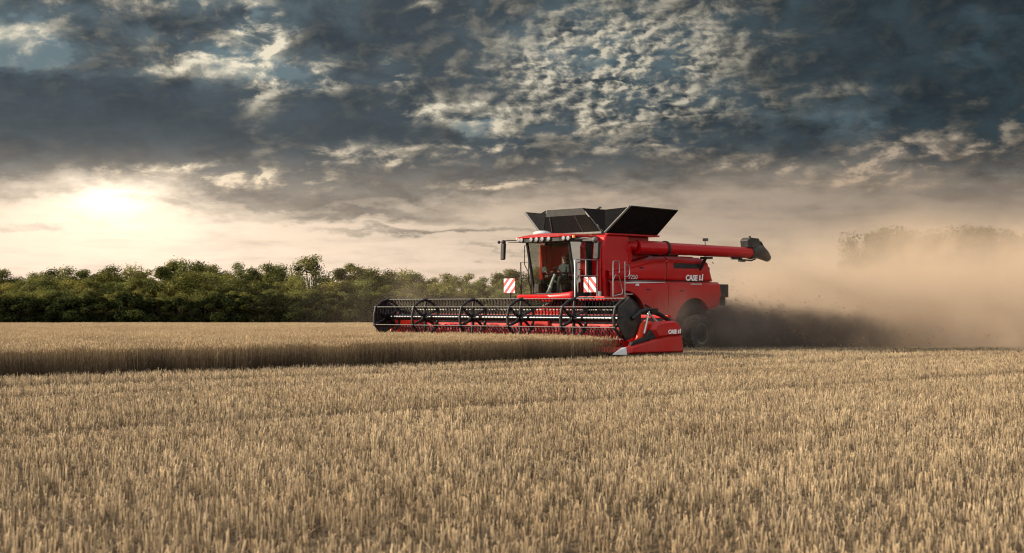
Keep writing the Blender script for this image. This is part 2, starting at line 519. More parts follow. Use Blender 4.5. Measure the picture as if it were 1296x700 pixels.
def scatter(name, pts, rots, idxs, scales, meshes, label, cat):
    """one stuff object: a point per tuft, each point grown into a tuft mesh"""
    src = bpy.data.collections.new(name + '_tufts')
    for k, me in enumerate(meshes):
        src.objects.link(bpy.data.objects.new('%s_%02d' % (name, k), me))
    me = bpy.data.meshes.new(name)
    me.vertices.add(len(pts)); me.vertices.foreach_set('co', np.asarray(pts, np.float32).ravel())
    a = me.attributes.new('rz', 'FLOAT', 'POINT'); a.data.foreach_set('value', np.asarray(rots, np.float32))
    a = me.attributes.new('pick', 'INT', 'POINT'); a.data.foreach_set('value', np.asarray(idxs, np.int32))
    a = me.attributes.new('size', 'FLOAT', 'POINT'); a.data.foreach_set('value', np.asarray(scales, np.float32))
    o = link(name, me)
    tr = bpy.data.node_groups.new(name, 'GeometryNodeTree')
    tr.interface.new_socket('Geometry', in_out='INPUT', socket_type='NodeSocketGeometry')
    tr.interface.new_socket('Geometry', in_out='OUTPUT', socket_type='NodeSocketGeometry')
    N, Lk = tr.nodes, tr.links
    gi, go = N.new('NodeGroupInput'), N.new('NodeGroupOutput')
    ci = N.new('GeometryNodeCollectionInfo'); ci.inputs['Collection'].default_value = src
    ci.inputs['Separate Children'].default_value = True; ci.inputs['Reset Children'].default_value = True
    ip = N.new('GeometryNodeInstanceOnPoints'); ip.inputs['Pick Instance'].default_value = True

    def attr(nm, ty):
        n = N.new('GeometryNodeInputNamedAttribute'); n.data_type = ty; n.inputs['Name'].default_value = nm
        return next(x for x in n.outputs if x.enabled and x.name == 'Attribute')
    cx = N.new('ShaderNodeCombineXYZ'); Lk.new(attr('rz', 'FLOAT'), cx.inputs[2])
    Lk.new(gi.outputs[0], ip.inputs['Points']); Lk.new(ci.outputs[0], ip.inputs['Instance'])
    Lk.new(attr('pick', 'INT'), ip.inputs['Instance Index']); Lk.new(cx.outputs[0], ip.inputs['Rotation'])
    cs = N.new('ShaderNodeCombineXYZ')
    cs.inputs[0].default_value = 1; cs.inputs[1].default_value = 1
    Lk.new(attr('size', 'FLOAT'), cs.inputs[2])
    Lk.new(cs.outputs[0], ip.inputs['Scale']); Lk.new(ip.outputs[0], go.inputs[0])
    o.modifiers.new('grow', 'NODES').node_group = tr
    return tag(o, label, cat, kind='stuff')


# where things stand, in the combine's frame
EDGE_V = 5.86            # the cut edge of the standing crop
KNIFE_U = 4.95           # the crop in front of the knife still stands
def standing(u, v): return ((v < EDGE_V) & (u > KNIFE_U)) | (v < -6.1)


def in_view(x, y, margin=3.0, y0=7.0):
    return (np.abs(x) < (y * .345 + margin)) & (y > y0)


uu, vv = np.meshgrid(np.arange(-60, 62, 1.0) + .45, np.arange(-40, 76, 1.0) + EDGE_V % 1.0 + .5)
uu, vv = uu.ravel(), vv.ravel()
wx, wy = to_world(uu, vv)
crest = 68 + 0 * wx
ok = in_view(wx, wy, 14.0, 3.0) & ~standing(uu, vv) & (wy < crest)
pts = np.stack([wx[ok], wy[ok], ter(wx[ok], wy[ok])], 1)
n = len(pts)
# wheel marks: two faint lines of flattened stubble beside the crop edge
flat = np.where((np.abs(vv[ok] - 9.4) < .5) | (np.abs(vv[ok] - 12.4) < .5) | (np.abs(vv[ok] - 19.4) < .5), .5, 1.0) * (1 + .13 * np.sin(vv[ok] * 1.1 + .6 * np.sin(uu[ok] * .21)) * np.sin(uu[ok] * .17 + vv[ok] * .4))
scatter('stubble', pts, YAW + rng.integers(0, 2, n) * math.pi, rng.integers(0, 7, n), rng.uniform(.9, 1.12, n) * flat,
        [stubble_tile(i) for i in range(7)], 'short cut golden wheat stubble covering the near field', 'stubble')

# standing wheat, dense tufts near, wider ones far away
uu, vv = np.meshgrid(np.arange(-80, 100, 1.0), np.arange(-160, 8, 1.0))
uu = uu.ravel() + .45 + (KNIFE_U % 1); vv = vv.ravel() + (EDGE_V % 1.0) - .5
wx, wy = to_world(uu, vv)
ok = in_view(wx, wy, 14, 12) & standing(uu, vv) & (wy < 92)
pts = np.stack([wx[ok], wy[ok], ter(wx[ok], wy[ok])], 1)
near = len(pts)
rot = rng.uniform(0, 6.28, near); pick = rng.integers(0, 6, near)
edge = vv[ok] > EDGE_V - 1.6
rot[edge] = YAW + rng.integers(0, 2, edge.sum()) * math.pi
ux, uy = np.meshgrid(np.arange(-130, 60, 3.0), np.arange(91, 232, 3.0))
ux, uy = ux.ravel(), uy.ravel()
fu, fv = to_local(ux, uy)
ok = in_view(ux, uy, 22) & (standing(fu, fv)) & (uy < 206)
fp = np.stack([ux[ok], uy[ok], ter(ux[ok], uy[ok])], 1)
pts = np.concatenate([pts, fp]); rot = np.concatenate([rot, rng.uniform(0, 6.28, len(fp))])
pick = np.concatenate([pick, 6 + rng.integers(0, 3, len(fp))])
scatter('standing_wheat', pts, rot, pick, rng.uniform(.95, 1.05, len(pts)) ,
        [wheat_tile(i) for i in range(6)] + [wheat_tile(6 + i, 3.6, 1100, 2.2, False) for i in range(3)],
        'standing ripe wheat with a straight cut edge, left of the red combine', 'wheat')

# ---------------------------------------------------------------- machine materials
def paint(name, col, dust=.35, rough=.32):
    m, t, out = mat_new(name)
    p = t.new('ShaderNodeTexCoord').outputs['Object']
    geo = t.new('ShaderNodeNewGeometry')
    nz = t.sep(geo.outputs['Normal'])[2]
    pz = t.sep(p)[2]
    n1 = t.noise(p, 1.3, 6, .65); n2 = t.noise(p, 14, 5, .7)
    c = t.mix(t.mul(t.ss(n1, .3, .7), .25), (*col, 1), tuple(x * .7 for x in col))
    # straw dust caught low on the panels and on upward faces
    d = t.add(t.mul(t.ss(nz, .25, 1.0), .55), t.mul(t.ss(pz, 2.6, .9), t.ss(n1, .30, .72)))
    d = t.mul(t.add(t.mul(d, t.lin(n2, .3, .7, .6, 1.0)), t.mul(t.ss(n2, .55, .75), .12)), dust)
    d = t.m('MINIMUM', d, .8)
    c = t.mix(d, c, (.30, .20, .13))
    r = t.m('MINIMUM', t.add(t.lin(n2, .3, .7, rough * .8, rough * 1.3), t.mul(d, .7)), 1.0)
    t.l.new(pbr(t, c, r, 0, .22, .12), out.inputs[0])
    return m


M_RED = paint('red_paint', (.43, .003, .006), .40)
M_REDH = paint('red_header_paint', (.42, .003, .005), .16)
M_BLACK = simple('black_plastic', (.009, .009, .010), .5, spec=.3, dust=.14)
M_DARK = simple('black_steel', (.007, .007, .008), .45, spec=.3, dust=.06)
M_SHEET = simple('tank_sheet', (.007, .0075, .008), .75, var=.3, spec=.15, dust=.02)
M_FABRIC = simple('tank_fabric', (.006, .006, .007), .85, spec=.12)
M_FLAP = simple('tank_flap', (.045, .045, .043), .7, spec=.2)
M_GREYEDGE = simple('grey_edging', (.085, .085, .08), .55, dust=.15)
M_GALV = simple('galvanised_steel', (.52, .51, .48), .38, .75, dust=.25)
M_BAR = simple('bar_steel', (.20, .195, .185), .5, .5, dust=.2)
M_TUBE = simple('bare_steel_tube', (.035, .035, .037), .25, .9, dust=.02)
M_RUBBER = simple('tyre_rubber', (.017, .016, .015), .85, var=.3, dust=.55)
M_RIM = simple('rim_grey', (.20, .19, .17), .5, .2, dust=.5)
M_WHITE = simple('white_letters', (.78, .76, .72), .5)
M_LAMP = simple('lamp_lens', (.26, .27, .29), .15, .3)
M_AMBER = simple('amber_lens', (.85, .22, .02), .2)
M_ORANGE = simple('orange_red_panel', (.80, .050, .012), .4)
M_SEAT = simple('seat_cloth', (.030, .020, .018), .8, var=.4)
M_TRIM = simple('cab_trim', (.035, .022, .018), .7, var=.4)
M_LGREY = simple('light_grey_plastic', (.55, .54, .50), .45)
M_SKIN = simple('skin', (.46, .25, .17), .55)
M_JACKET = simple('dark_jacket', (.045, .055, .058), .85, var=.4, scale=14)
M_TROUSER = simple('trousers', (.06, .055, .05), .85)
M_HAIR = simple('brown_hair', (.05, .028, .016), .7)
M_CAP = simple('red_cap', (.42, .04, .05), .7)

def glass(name, lo):
    m, t, out = mat_new(name)
    fr = t.new('ShaderNodeLayerWeight'); fr.inputs['Blend'].default_value = .22
    tr_ = t.new('ShaderNodeBsdfTransparent'); tr_.inputs[0].default_value = (.74, .80, .76, 1)
    gl_ = t.new('ShaderNodeBsdfGlossy'); gl_.inputs['Roughness'].default_value = .03
    mx = t.new('ShaderNodeMixShader'); t.l.new(t.lin(fr.outputs['Fresnel'], 0, 1, lo, .9), mx.inputs[0])
    t.l.new(tr_.outputs[0], mx.inputs[1]); t.l.new(gl_.outputs[0], mx.inputs[2]); t.l.new(mx.outputs[0], out.inputs[0])
    return m


M_GLASS = glass('cab_glass', .10)
M_GLASS_SIDE = glass('tinted_door_glass', .5)


def stripe_mat(name, sgn):
    m, t, out = mat_new(name)
    o = t.sep(t.new('ShaderNodeTexCoord').outputs['Object'])
    s = t.m('FRACT', t.add(t.mul(t.add(o[1], t.mul(o[2], sgn)), 3.15), 20.30))
    c = t.mix(t.m('GREATER_THAN', s, .5), (.62, .025, .03), (.80, .78, .74))
    t.l.new(pbr(t, c, .45), out.inputs[0])
    return m


# ---------------------------------------------------------------- mesh builder
class MB:
    def __init__(s): s.bm = bmesh.new()

    def poly(s, pts, faces):
        vs_ = [s.bm.verts.new(p) for p in pts]
        for f in faces:
            try: s.bm.faces.new([vs_[i] for i in f])
            except ValueError: pass
        return s

    def box(s, x0, x1, y0, y1, z0, z1):
        p = [(x, y, z) for z in (z0, z1) for y in (y0, y1) for x in (x0, x1)]
        return s.poly(p, [(0, 2, 3, 1), (4, 5, 7, 6), (0, 1, 5, 4), (2, 6, 7, 3), (0, 4, 6, 2), (1, 3, 7, 5)])

    def hexa(s, low, top):
        """low, top: four corner points each (same order)"""
        return s.poly(list(low) + list(top), [(3, 2, 1, 0), (4, 5, 6, 7)] + [(i, (i + 1) % 4, (i + 1) % 4 + 4, i + 4) for i in range(4)])

    def prism(s, poly, axis, a, b):
        n = len(poly)
        def P(q, w):
            return {'y': (q[0], w, q[1]), 'x': (w, q[0], q[1]), 'z': (q[0], q[1], w)}[axis]
        return s.poly([P(q, a) for q in poly] + [P(q, b) for q in poly],
                      [tuple(range(n - 1, -1, -1)), tuple(range(n, 2 * n))] + [(i, (i + 1) % n, (i + 1) % n + n, i + n) for i in range(n)])

    def plate(s, pts, th):
        """a sheet with thickness: polygon pts extruded against its normal"""
        v = [Vector(p) for p in pts]
        nrm = Vector((0, 0, 0))
        for i in range(len(v)): nrm += v[i].cross(v[(i + 1) % len(v)])
        nrm.normalize(); n = len(v)
        return s.poly(v + [q - nrm * th for q in v], [tuple(range(n)), tuple(range(2 * n - 1, n - 1, -1))] + [(i, i + n, (i + 1) % n + n, (i + 1) % n) for i in range(n)])

    def tube(s, pts, r, sides=8, cap=True):
        pts = [Vector(p) for p in pts]
        rs = r if isinstance(r, (list, tuple)) else [r] * len(pts)
        rings = []
        ref = None
        for i, p in enumerate(pts):
            d = (pts[min(i + 1, len(pts) - 1)] - pts[max(i - 1, 0)]).normalized()
            if ref is None:
                ref = Vector((0, 0, 1)) if abs(d.z) < .9 else Vector((1, 0, 0))
            a = d.cross(ref).normalized(); b = a.cross(d).normalized(); ref = b
            rings.append([s.bm.verts.new(p + (a * math.cos(k * 2 * math.pi / sides) + b * math.sin(k * 2 * math.pi / sides)) * rs[i]) for k in range(sides)])
        for q, w in zip(rings, rings[1:]):
            for k in range(sides): s.bm.faces.new((q[k], q[(k + 1) % sides], w[(k + 1) % sides], w[k]))
        if cap:
            s.bm.faces.new(rings[0][::-1]); s.bm.faces.new(rings[-1])
        return s

    def lathe(s, prof, c, axis='y', seg=32):
        """prof [(radius, along)]"""
        rings = []
        for r, w in prof:
            ring = []
            for k in range(seg):
                a = 2 * math.pi * k / seg
                q = {'y': (c[0] + r * math.cos(a), c[1] + w, c[2] + r * math.sin(a)), 'z': (c[0] + r * math.cos(a), c[1] + r * math.sin(a), c[2] + w),
                     'x': (c[0] + w, c[1] + r * math.cos(a), c[2] + r * math.sin(a))}[axis]
                ring.append(s.bm.verts.new(q))
            rings.append(ring)
        for q, w in zip(rings, rings[1:]):
            for k in range(seg): s.bm.faces.new((q[k], q[(k + 1) % seg], w[(k + 1) % seg], w[k]))
        s.bm.faces.new(rings[0][::-1]); s.bm.faces.new(rings[-1])
        return s

    def ball(s, c, r, sc=(1, 1, 1), seg=16):
        m = Matrix.Translation(c) @ Matrix.Diagonal((*[r * k for k in sc], 1))
        bmesh.ops.create_uvsphere(s.bm, u_segments=seg, v_segments=seg // 2 + 2, radius=1, matrix=m)
        return s

    def grid(s, rows):
        V = [[s.bm.verts.new(p) for p in r] for r in rows]
        for a, b in zip(V, V[1:]):
            for i in range(len(a) - 1): s.bm.faces.new((a[i], a[i + 1], b[i + 1], b[i]))
        return s

    def build(s, name, mat, parent=None, bevel=0.0, smooth=None, solid=0.0):
        bmesh.ops.recalc_face_normals(s.bm, faces=s.bm.faces)
        me = bpy.data.meshes.new(name); s.bm.to_mesh(me); s.bm.free()
        me.materials.append(mat)
        o = link(name, me, parent)
        if solid:
            md = o.modifiers.new('solid', 'SOLIDIFY'); md.thickness = solid; md.offset = 0
        if bevel:
            md = o.modifiers.new('bevel', 'BEVEL'); md.width = bevel; md.segments = 2; md.limit_method = 'ANGLE'; md.angle_limit = R(35)
        if smooth is not None:
            me.shade_smooth()
            me.set_sharp_from_angle(angle=R(smooth))
        return o


def lettering(name, body, size, mat, parent, loc, shear=0.0, bold=.0, face='left', width=None, spacing=1.0):
    """raised letters; face 'left' reads from the machine's left side"""
    cu = bpy.data.curves.new(name, 'FONT'); cu.body = body; cu.size = size; cu.shear = shear; cu.offset = bold
    cu.extrude = .006; cu.align_x = 'LEFT'; cu.space_character = spacing
    tmp = bpy.data.objects.new(name, cu); COL.objects.link(tmp)
    dg = bpy.context.evaluated_depsgraph_get()
    me = bpy.data.meshes.new_from_object(tmp.evaluated_get(dg))
    bpy.data.objects.remove(tmp)
    me.name = name; me.materials.clear(); me.materials.append(mat)
    if width:
        xs_ = [v.co.x for v in me.vertices]; k = width / (max(xs_) - min(xs_))
        for v in me.vertices: v.co.x = (v.co.x - min(xs_)) * k
    o = link(name, me, parent)
    o.location = loc
    o.rotation_euler = (math.pi / 2, 0, math.pi if face == 'left' else 0)
    return o


# ---------------------------------------------------------------- the combine harvester
combine = empty('combine_harvester', (PX, PY, 0.0), YAW)
tag(combine, 'red combine harvester with black open grain tank cutting the wheat', 'combine harvester')

# -- body sides: an upper hood panel and a bulged lower panel, each split at the seam
def top_z(x): return float(np.interp(-x, [-.8, .45, 1.1, 1.75, 2.4, 4.2, 4.45], [2.80, 3.03, 3.20, 3.315, 3.34, 3.31, 3.25]))


def bot_z(x):
    z = float(np.interp(-x, [-.8, 1.15, 1.7, 2.64, 2.75, 4.6, 5.0, 5.3], [1.75, 1.50, 1.22, .98, 1.0, 1.47, 1.54, 1.58]))
    if abs(x) < 1.15: z = max(z, .95 + math.sqrt(max(0, 1.15 ** 2 - x * x)) - (0.02 if x > 0 else 0))
    d = x + 3.72
    if abs(d) < 1.03: z = max(z, .84 + math.sqrt(max(0, 1.03 ** 2 - d * d)))
    return z


def rear_x(z): return float(np.interp(z, [1.5, 1.95, 2.30, 2.36, 2.65, 3.3], [-5.04, -5.22, -5.17, -4.93, -4.74, -4.44]))


def upper_panel(sg, xa, xb):
    rows = []
    for x in np.linspace(xa, xb, 46):
        zt = top_z(max(x, -4.44))
        r = []
        for tt in np.linspace(0, 1, 16):
            z = 2.47 + (zt - 2.47) * tt
            xx = x if x > -4.0 else -4.0 + (x + 4.0) * (rear_x(z) + 4.0) / (xb + 4.0)
            y = 1.60 + .035 * math.sin(math.pi * tt) - .13 * max(0, (tt - .82) / .18) ** 2 + (-.03 if tt < .04 else 0) + .028 * math.exp(-((tt - .80) / .035) ** 2)
            r.append((xx, sg * y, z))
        r.append((r[-1][0], sg * 1.30, zt + .01))
        rows.append(r)
    return MB().grid(rows)


def lower_panel(sg, xa, xb):
    rows = []
    for x in np.linspace(xa, xb, 90):
        zb = bot_z(x)
        r = []
        for tt in np.linspace(0, 1, 22):
            z = 2.44 - (2.44 - zb) * tt
            lim = rear_x(min(z, 2.3))
            xx = x if x > -4.4 else -4.4 + (x + 4.4) * (lim + 4.4) / (xb + 4.4)
            y = 1.575 + .125 * min(1, (2.44 - z) / .085) ** .8 - .05 * max(0, (2.1 - z)) ** 2
            r.append((xx, sg * y, z))
        r.append((r[-1][0], sg * 1.40, r[-1][2]))          # the lip of the wheel arch
        rows.append(r)
    return MB().grid(rows)


side = {}
for sg in (1, -1):
    side[sg, 'u', 0] = upper_panel(sg, .75, -2.250).build('hood_panel', M_RED, combine, smooth=40, solid=.012)
    side[sg, 'u', 1] = upper_panel(sg, -2.275, -4.44).build('hood_panel', M_RED, combine, smooth=40, solid=.012)
    side[sg, 'l', 0] = lower_panel(sg, .75, -2.250).build('side_panel', M_RED, combine, smooth=40, solid=.012)
    side[sg, 'l', 1] = lower_panel(sg, -2.275, -5.17).build('side_panel', M_RED, combine, smooth=40, solid=.012)
    MB().box(.7, -4.55, sg * 1.50, sg * 1.56, 2.43, 2.485).build('trim_strip', M_BLACK, combine)
# lettering on the near (left) flank: the maker's name, its second line, a type number and a small badge
lettering('lettering', 'CASE', .275, M_WHITE, side[1, 'u', 1], (-3.28, 1.655, 2.49), .12, .010, width=.66)
ih = MB()
for k, (xx, h0, h1) in enumerate(((0, 0, .19), (.15, 0, .235))):
    ih.prism([(xx, h0), (xx + .06, h0), (xx + .09, h1), (xx + .03, h1)], 'y', -.006, .006)
ih.prism([(.063, .02), (.15, .02), (.152, .045), (.067, .045)], 'y', -.005, .005)
o = ih.build('lettering', M_WHITE, side[1, 'u', 1]); o.location = (-4.02, 1.655, 2.49); o.rotation_euler = (0, 0, math.pi)
lettering('lettering', 'AGRICULTURE', .07, M_LGREY, side[1, 'l', 1], (-3.46, 1.725, 2.335), .0, .002, width=.62)
lettering('lettering', '7250', .21, M_LGREY, side[1, 'u', 0], (-.22, 1.650, 2.50), .15, .0, width=.46)
lettering('lettering', 'AFS', .10, M_WHITE, side[1, 'l', 0], (-.48, 1.725, 2.27), .1, .004, width=.20)
for za, zb_ in ((2.395, 2.355), (2.445, 2.425)):
    MB().prism([(.05, za - .012), (-.5, za + .018), (-2.1, za + .012), (-2.1, za + .002), (-.5, zb_), (.05, zb_ - .008)], 'y', 1.708, 1.714).build('stripe_decal', M_LGREY if za < 2.42 else M_GREYEDGE, side[1, 'l', 0])

for xx, zz in ((-1.2, 2.15), (-3.0, 2.12), (-.9, 2.9), (-3.4, 2.95)):
    MB().box(xx - .09, xx + .09, 1.60, 1.735 if zz < 2.4 else 1.665, zz - .022, zz + .022).build('panel_latch', M_BLACK, side[1, 'l' if zz < 2.4 else 'u', 0 if xx > -2.26 else 1], bevel=.008)
MB().prism([(-2.62, 3.10), (-4.05, 3.10), (-4.12, 2.92), (-2.62, 2.90)], 'y', 1.60, 1.648).build('vent_grille', M_DARK, side[1, 'u', 1], bevel=.01)
MB().tube([(-1.0, 1.72, 1.62), (-1.7, 1.72, 1.34), (-2.6, 1.70, 1.06)], .03, 6).build('lower_trim', M_BLACK, side[1, 'l', 0])
# -- core of the body
MB().hexa([(.70, -1.42, 1.25), (.70, 1.42, 1.25), (-4.4, 1.42, 1.25), (-4.4, -1.42, 1.25)], [(.70, -1.42, 2.9), (.70, 1.42, 2.9), (-4.38, 1.42, 3.24), (-4.38, -1.42, 3.24)]).build('chassis', M_BLACK, combine)
MB().prism([(-4.40, 3.2), (-4.86, 2.36), (-5.13, 2.30), (-5.19, 1.95), (-5.02, 1.58), (-4.40, 1.5)], 'y', -1.55, 1.55).build('rear_hood', M_RED, combine, bevel=.05)
MB().box(-1.9, -4.2, -1.25, 1.25, 3.26, 3.36).box(-2.3, -2.9, .4, 1.2, 3.36, 3.44).build('engine_deck', M_BLACK, combine, bevel=.03)
MB().tube([(-2.35, 1.28, 3.40), (-3.25, 1.28, 3.42)], .07, 10).build('exhaust_pipe', M_GALV, combine, smooth=50)
MB().box(-4.3, -5.1, -1.15, 1.15, .95, 1.52).tube([(-4.9, -1.0, 1.0), (-4.9, 1.0, 1.0)], .25, 12).build('straw_chopper', M_BLACK, combine, bevel=.03)
for yy in (-.5, .5):
    MB().lathe([(.05, .22), (.45, .1), (.52, 0), (.05, 0)], (-5.2, yy, .85), 'z', 24).build('chaff_spreader', M_BLACK, combine, smooth=40)

# -- grain tank and its folding extension
tank = MB().prism([(.80, 1.72), (.90, 2.6), (.92, 3.6), (.78, 3.96), (.72, 4.0), (-.40, 4.0), (-.40, 2.6), (-.40, 1.72)], 'y', -1.52, 1.52).build('grain_tank', M_RED, combine, bevel=.06)
MB().box(-.38, -1.78, -1.22, 1.22, 2.9, 3.985).build('tank_rear_wall', M_RED, tank, bevel=.03)
MB().box(.74, -1.92, -1.60, 1.60, 3.985, 4.045).build('tank_lip', M_RED, tank, bevel=.015)
MB().tube([(.94, 1.40, 3.55), (.93, 1.40, 1.78)], .035, 8).tube([(.95, 1.2, 2.85), (.95, 1.5, 2.82)], .02, 6).build('grab_rail', M_RED, tank)
for sg in (1, -1):
    e = MB().plate([(.74, sg * 1.50, 4.05), (-1.85, sg * 1.50, 4.05), (-1.80, sg * 2.47, 4.86), (.60, sg * 2.47, 4.90)], sg * .035).build('tank_extension', M_SHEET, combine)
    MB().tube([(.78, sg * 1.48, 4.06), (.64, sg * 2.48, 4.91)], .042, 6).build('edge_rail', M_GREYEDGE, e)
    MB().tube([(.60, sg * 2.49, 4.91), (-1.82, sg * 2.49, 4.87)], .026, 6).tube([(-1.82, sg * 2.49, 4.87), (-1.87, sg * 1.5, 4.06)], .022, 6).build('edge_rail', M_DARK, e)
    for xx, nm in ((1, 'f'), (-1, 'r')):
        a = (.76, sg * 1.46, 4.06) if xx > 0 else (-1.86, sg * 1.46, 4.06)
        b = (1.24, sg * .88, 4.89) if xx > 0 else (-2.28, sg * .88, 4.95)
        c_ = (.62, sg * 2.45, 4.89) if xx > 0 else (-1.81, sg * 2.45, 4.85)
        mid = tuple((p + q) / 2 - w for p, q, w in zip(b, c_, (.10 * xx, sg * .12, .06)))
        MB().plate([a, b, mid], .012).plate([a, mid, c_], .012).build('corner_gusset', M_FABRIC, tank)
fx = MB().plate([(.80, -1.35, 4.06), (.80, 1.35, 4.06), (1.17, .95, 4.67), (1.17, -.95, 4.67)], .03).build('tank_extension', M_SHEET, combine)
MB().plate([(1.175, -.95, 4.67), (1.175, .95, 4.67), (1.20, .86, 4.90), (1.20, -.86, 4.90)], .03).build('front_flap', M_FLAP, fx)
for a_, b_, r_ in (((.82, .55, 4.07), (1.18, .42, 4.68), .012), ((.82, -.95, 4.07), (1.18, -.75, 4.68), .022), ((.80, 1.36, 4.06), (1.21, .90, 4.90), .02)):
    MB().tube([a_, b_], r_, 6).build('stiffener', M_GREYEDGE, fx)
MB().plate([(-1.88, 1.35, 4.06), (-1.88, -1.35, 4.06), (-2.3, -.95, 5.0), (-2.3, .95, 5.0)], .03).build('tank_extension', M_SHEET, combine)
MB().tube([(-.5, 0, 4.0), (-.5, 0, 5.02)], .05, 8).box(-.58, -.42, -.08, .08, 5.0, 5.06).build('filling_auger', M_GREYEDGE, tank)
MB().box(.72, .84, -1.35, 1.36, 4.03, 4.10).build('sill', M_GREYEDGE, tank, bevel=.01)

# -- unloading auger folded back along the left side
ua = MB().tube([(-.62, 1.66, 3.60), (-1.90, 1.84, 3.585)], .235, 20).tube([(-1.9, 1.84, 3.585), (-6.68, 1.93, 3.54)], .205, 20).build('unloading_auger', M_RED, combine, smooth=50)
MB().tube([(-1.86, 1.84, 3.585), (-1.97, 1.845, 3.584)], .262, 20).build('flange', M_BLACK, ua, smooth=40)
MB().tube([(-6.62, 1.93, 3.54), (-6.74, 1.93, 3.54)], .235, 20).build('flange', M_BLACK, ua, smooth=40)
MB().tube([(-.46, 1.36, 2.95), (-.46, 1.40, 3.45), (-.50, 1.48, 3.66), (-.66, 1.62, 3.62)], [.15, .16, .17, .20], 18).build('elbow', M_RED, ua, smooth=60)
sp = MB().tube([(-6.72, 1.93, 3.56), (-6.95, 1.93, 3.62), (-7.25, 1.93, 3.60), (-7.55, 1.93, 3.48), (-7.78, 1.93, 3.36)], [.24, .27, .27, .21, .14], 16).build('auger_spout', M_BLACK, combine, smooth=50)
MB().prism([(-6.35, 3.74), (-6.30, 4.00), (-6.46, 4.10), (-6.98, 4.08), (-7.10, 3.86), (-7.05, 3.70)], 'y', 1.75, 2.12).tube([(-6.70, 1.9, 4.08), (-6.70, 1.9, 4.17)], .05, 8).build('spout_drive', M_BLACK, sp, bevel=.02)
MB().tube([(-7.02, 2.0, 3.9), (-7.22, 2.0, 3.95), (-7.42, 2.0, 3.72)], .05, 8).build('hydraulic_hose', M_DARK, sp, smooth=60)
MB().tube([(-7.0, 1.93, 3.33), (-6.75, 1.93, 3.26), (-6.3, 1.93, 3.28)], .03, 8).box(-6.28, -6.05, 1.85, 2.02, 3.20, 3.30).box(-5.9, -5.6, 1.86, 2.0, 3.28, 3.36).box(-6.12, -5.98, 1.86, 2.0, 3.28, 3.36).build('auger_camera', M_BLACK, ua)
MB().tube([(-4.05, 1.93, 3.75), (-4.02, 1.93, 3.92)], .015, 6).box(-4.13, -3.98, 1.86, 2.0, 3.9, 4.0).build('work_light', M_GREYEDGE, ua)
MB().tube([(-4.1, 1.5, 2.75), (-4.12, 1.70, 3.0), (-4.12, 1.9, 3.33)], .06, 8).box(-4.28, -3.98, 1.74, 2.08, 3.26, 3.34).build('auger_cradle', M_BLACK, combine)
MB().tube([(-4.55, 1.45, 3.1), (-4.78, 1.5, 2.95), (-4.78, 1.5, 2.72), (-4.6, 1.5, 2.6)], .035, 8).build('hydraulic_hose', M_BLACK, combine, smooth=60)
MB().box(-1.95, -3.9, 1.15, 1.45, 3.40, 3.62).build('auger_saddle', M_BLACK, combine)

# -- rear light board, ladder frame
lb = MB().box(-5.56, -6.12, 1.02, 1.36, 1.90, 2.38).box(-6.12, -6.17, 1.06, 1.32, 1.95, 2.33).box(-5.18, -5.62, 1.16, 1.24, 2.05, 2.12).box(-5.86, -6.02, 1.12, 1.30, 1.60, 1.9).build('light_board', M_BLACK, combine, bevel=.012)
MB().box(-6.17, -6.185, 1.08, 1.30, 2.0, 2.12).build('tail_light', M_AMBER, lb)
MB().tube([(-4.7, 1.30, 1.46), (-5.5, 1.2, 1.38), (-6.1, 1.05, 1.22), (-5.9, .8, 1.18), (-5.2, .8, 1.22), (-4.7, 1.30, 1.30)], .022, 6).tube([(-5.5, 1.2, 1.38), (-5.4, .8, 1.2)], .018, 6).build('rear_ladder', M_DARK, combine, smooth=60)

# -- cab
def pil_x(z): return 1.68 + .36 * (z - 2.0) / 1.75


cab = MB().box(.86, 1.72, -.99, .99, 1.90, 2.02).prism([(1.70, -.99), (1.92, -.62), (1.98, 0), (1.92, .62), (1.70, .99)], 'z', 1.90, 2.02).build('cab', M_BLACK, combine)
for sg in (1, -1):
    MB().tube([(pil_x(2.0), sg * .99, 2.0), (pil_x(3.76), sg * .99, 3.76)], .05, 8).build('front_pillar', M_BLACK, cab)
    MB().hexa([(.95, sg * .94, 2.0), (1.08, sg * .94, 2.0), (1.08, sg * 1.01, 2.0), (.95, sg * 1.01, 2.0)],
              [(.82, sg * .94, 3.76), (1.16, sg * .94, 3.76), (1.16, sg * 1.01, 3.76), (.82, sg * 1.01, 3.76)]).build('rear_pillar', M_BLACK, cab)
    MB().grid([[(1.08 + .06 * w, sg * .975, 2.04 + 1.70 * w), (pil_x(2.04 + 1.7 * w) - .04, sg * .985, 2.04 + 1.70 * w)] for w in np.linspace(0, 1, 5)]).build('side_window', M_GLASS_SIDE, cab)
rows = []
for z in np.linspace(2.03, 3.74, 8):
    rows.append([(pil_x(z) + .27 * (1 - (y / .97) ** 2), y, z) for y in np.linspace(-.965, .965, 17)])
ws = MB().grid(rows).build('windshield', M_GLASS, cab, smooth=60)
MB().tube([(2.19, .05, 3.70), (2.02, -.05, 2.9)], .012, 6).tube([(2.03, -.15, 3.1), (1.98, .05, 2.5)], .014, 6).build('wiper', M_DARK, cab)
MB().box(.84, .90, -.94, .94, 2.0, 3.74).build('rear_wall', M_TRIM, cab)
MB().hexa([(.95, -.93, 2.02), (1.35, -.93, 2.02), (1.35, -.90, 2.02), (.95, -.90, 2.02)], [(.95, -.93, 3.68), (1.46, -.93, 3.68), (1.46, -.90, 3.68), (.95, -.90, 3.68)]).build('red_reflection_panel', M_ORANGE, cab)  # added panel imitating warm red reflections in the cab glass
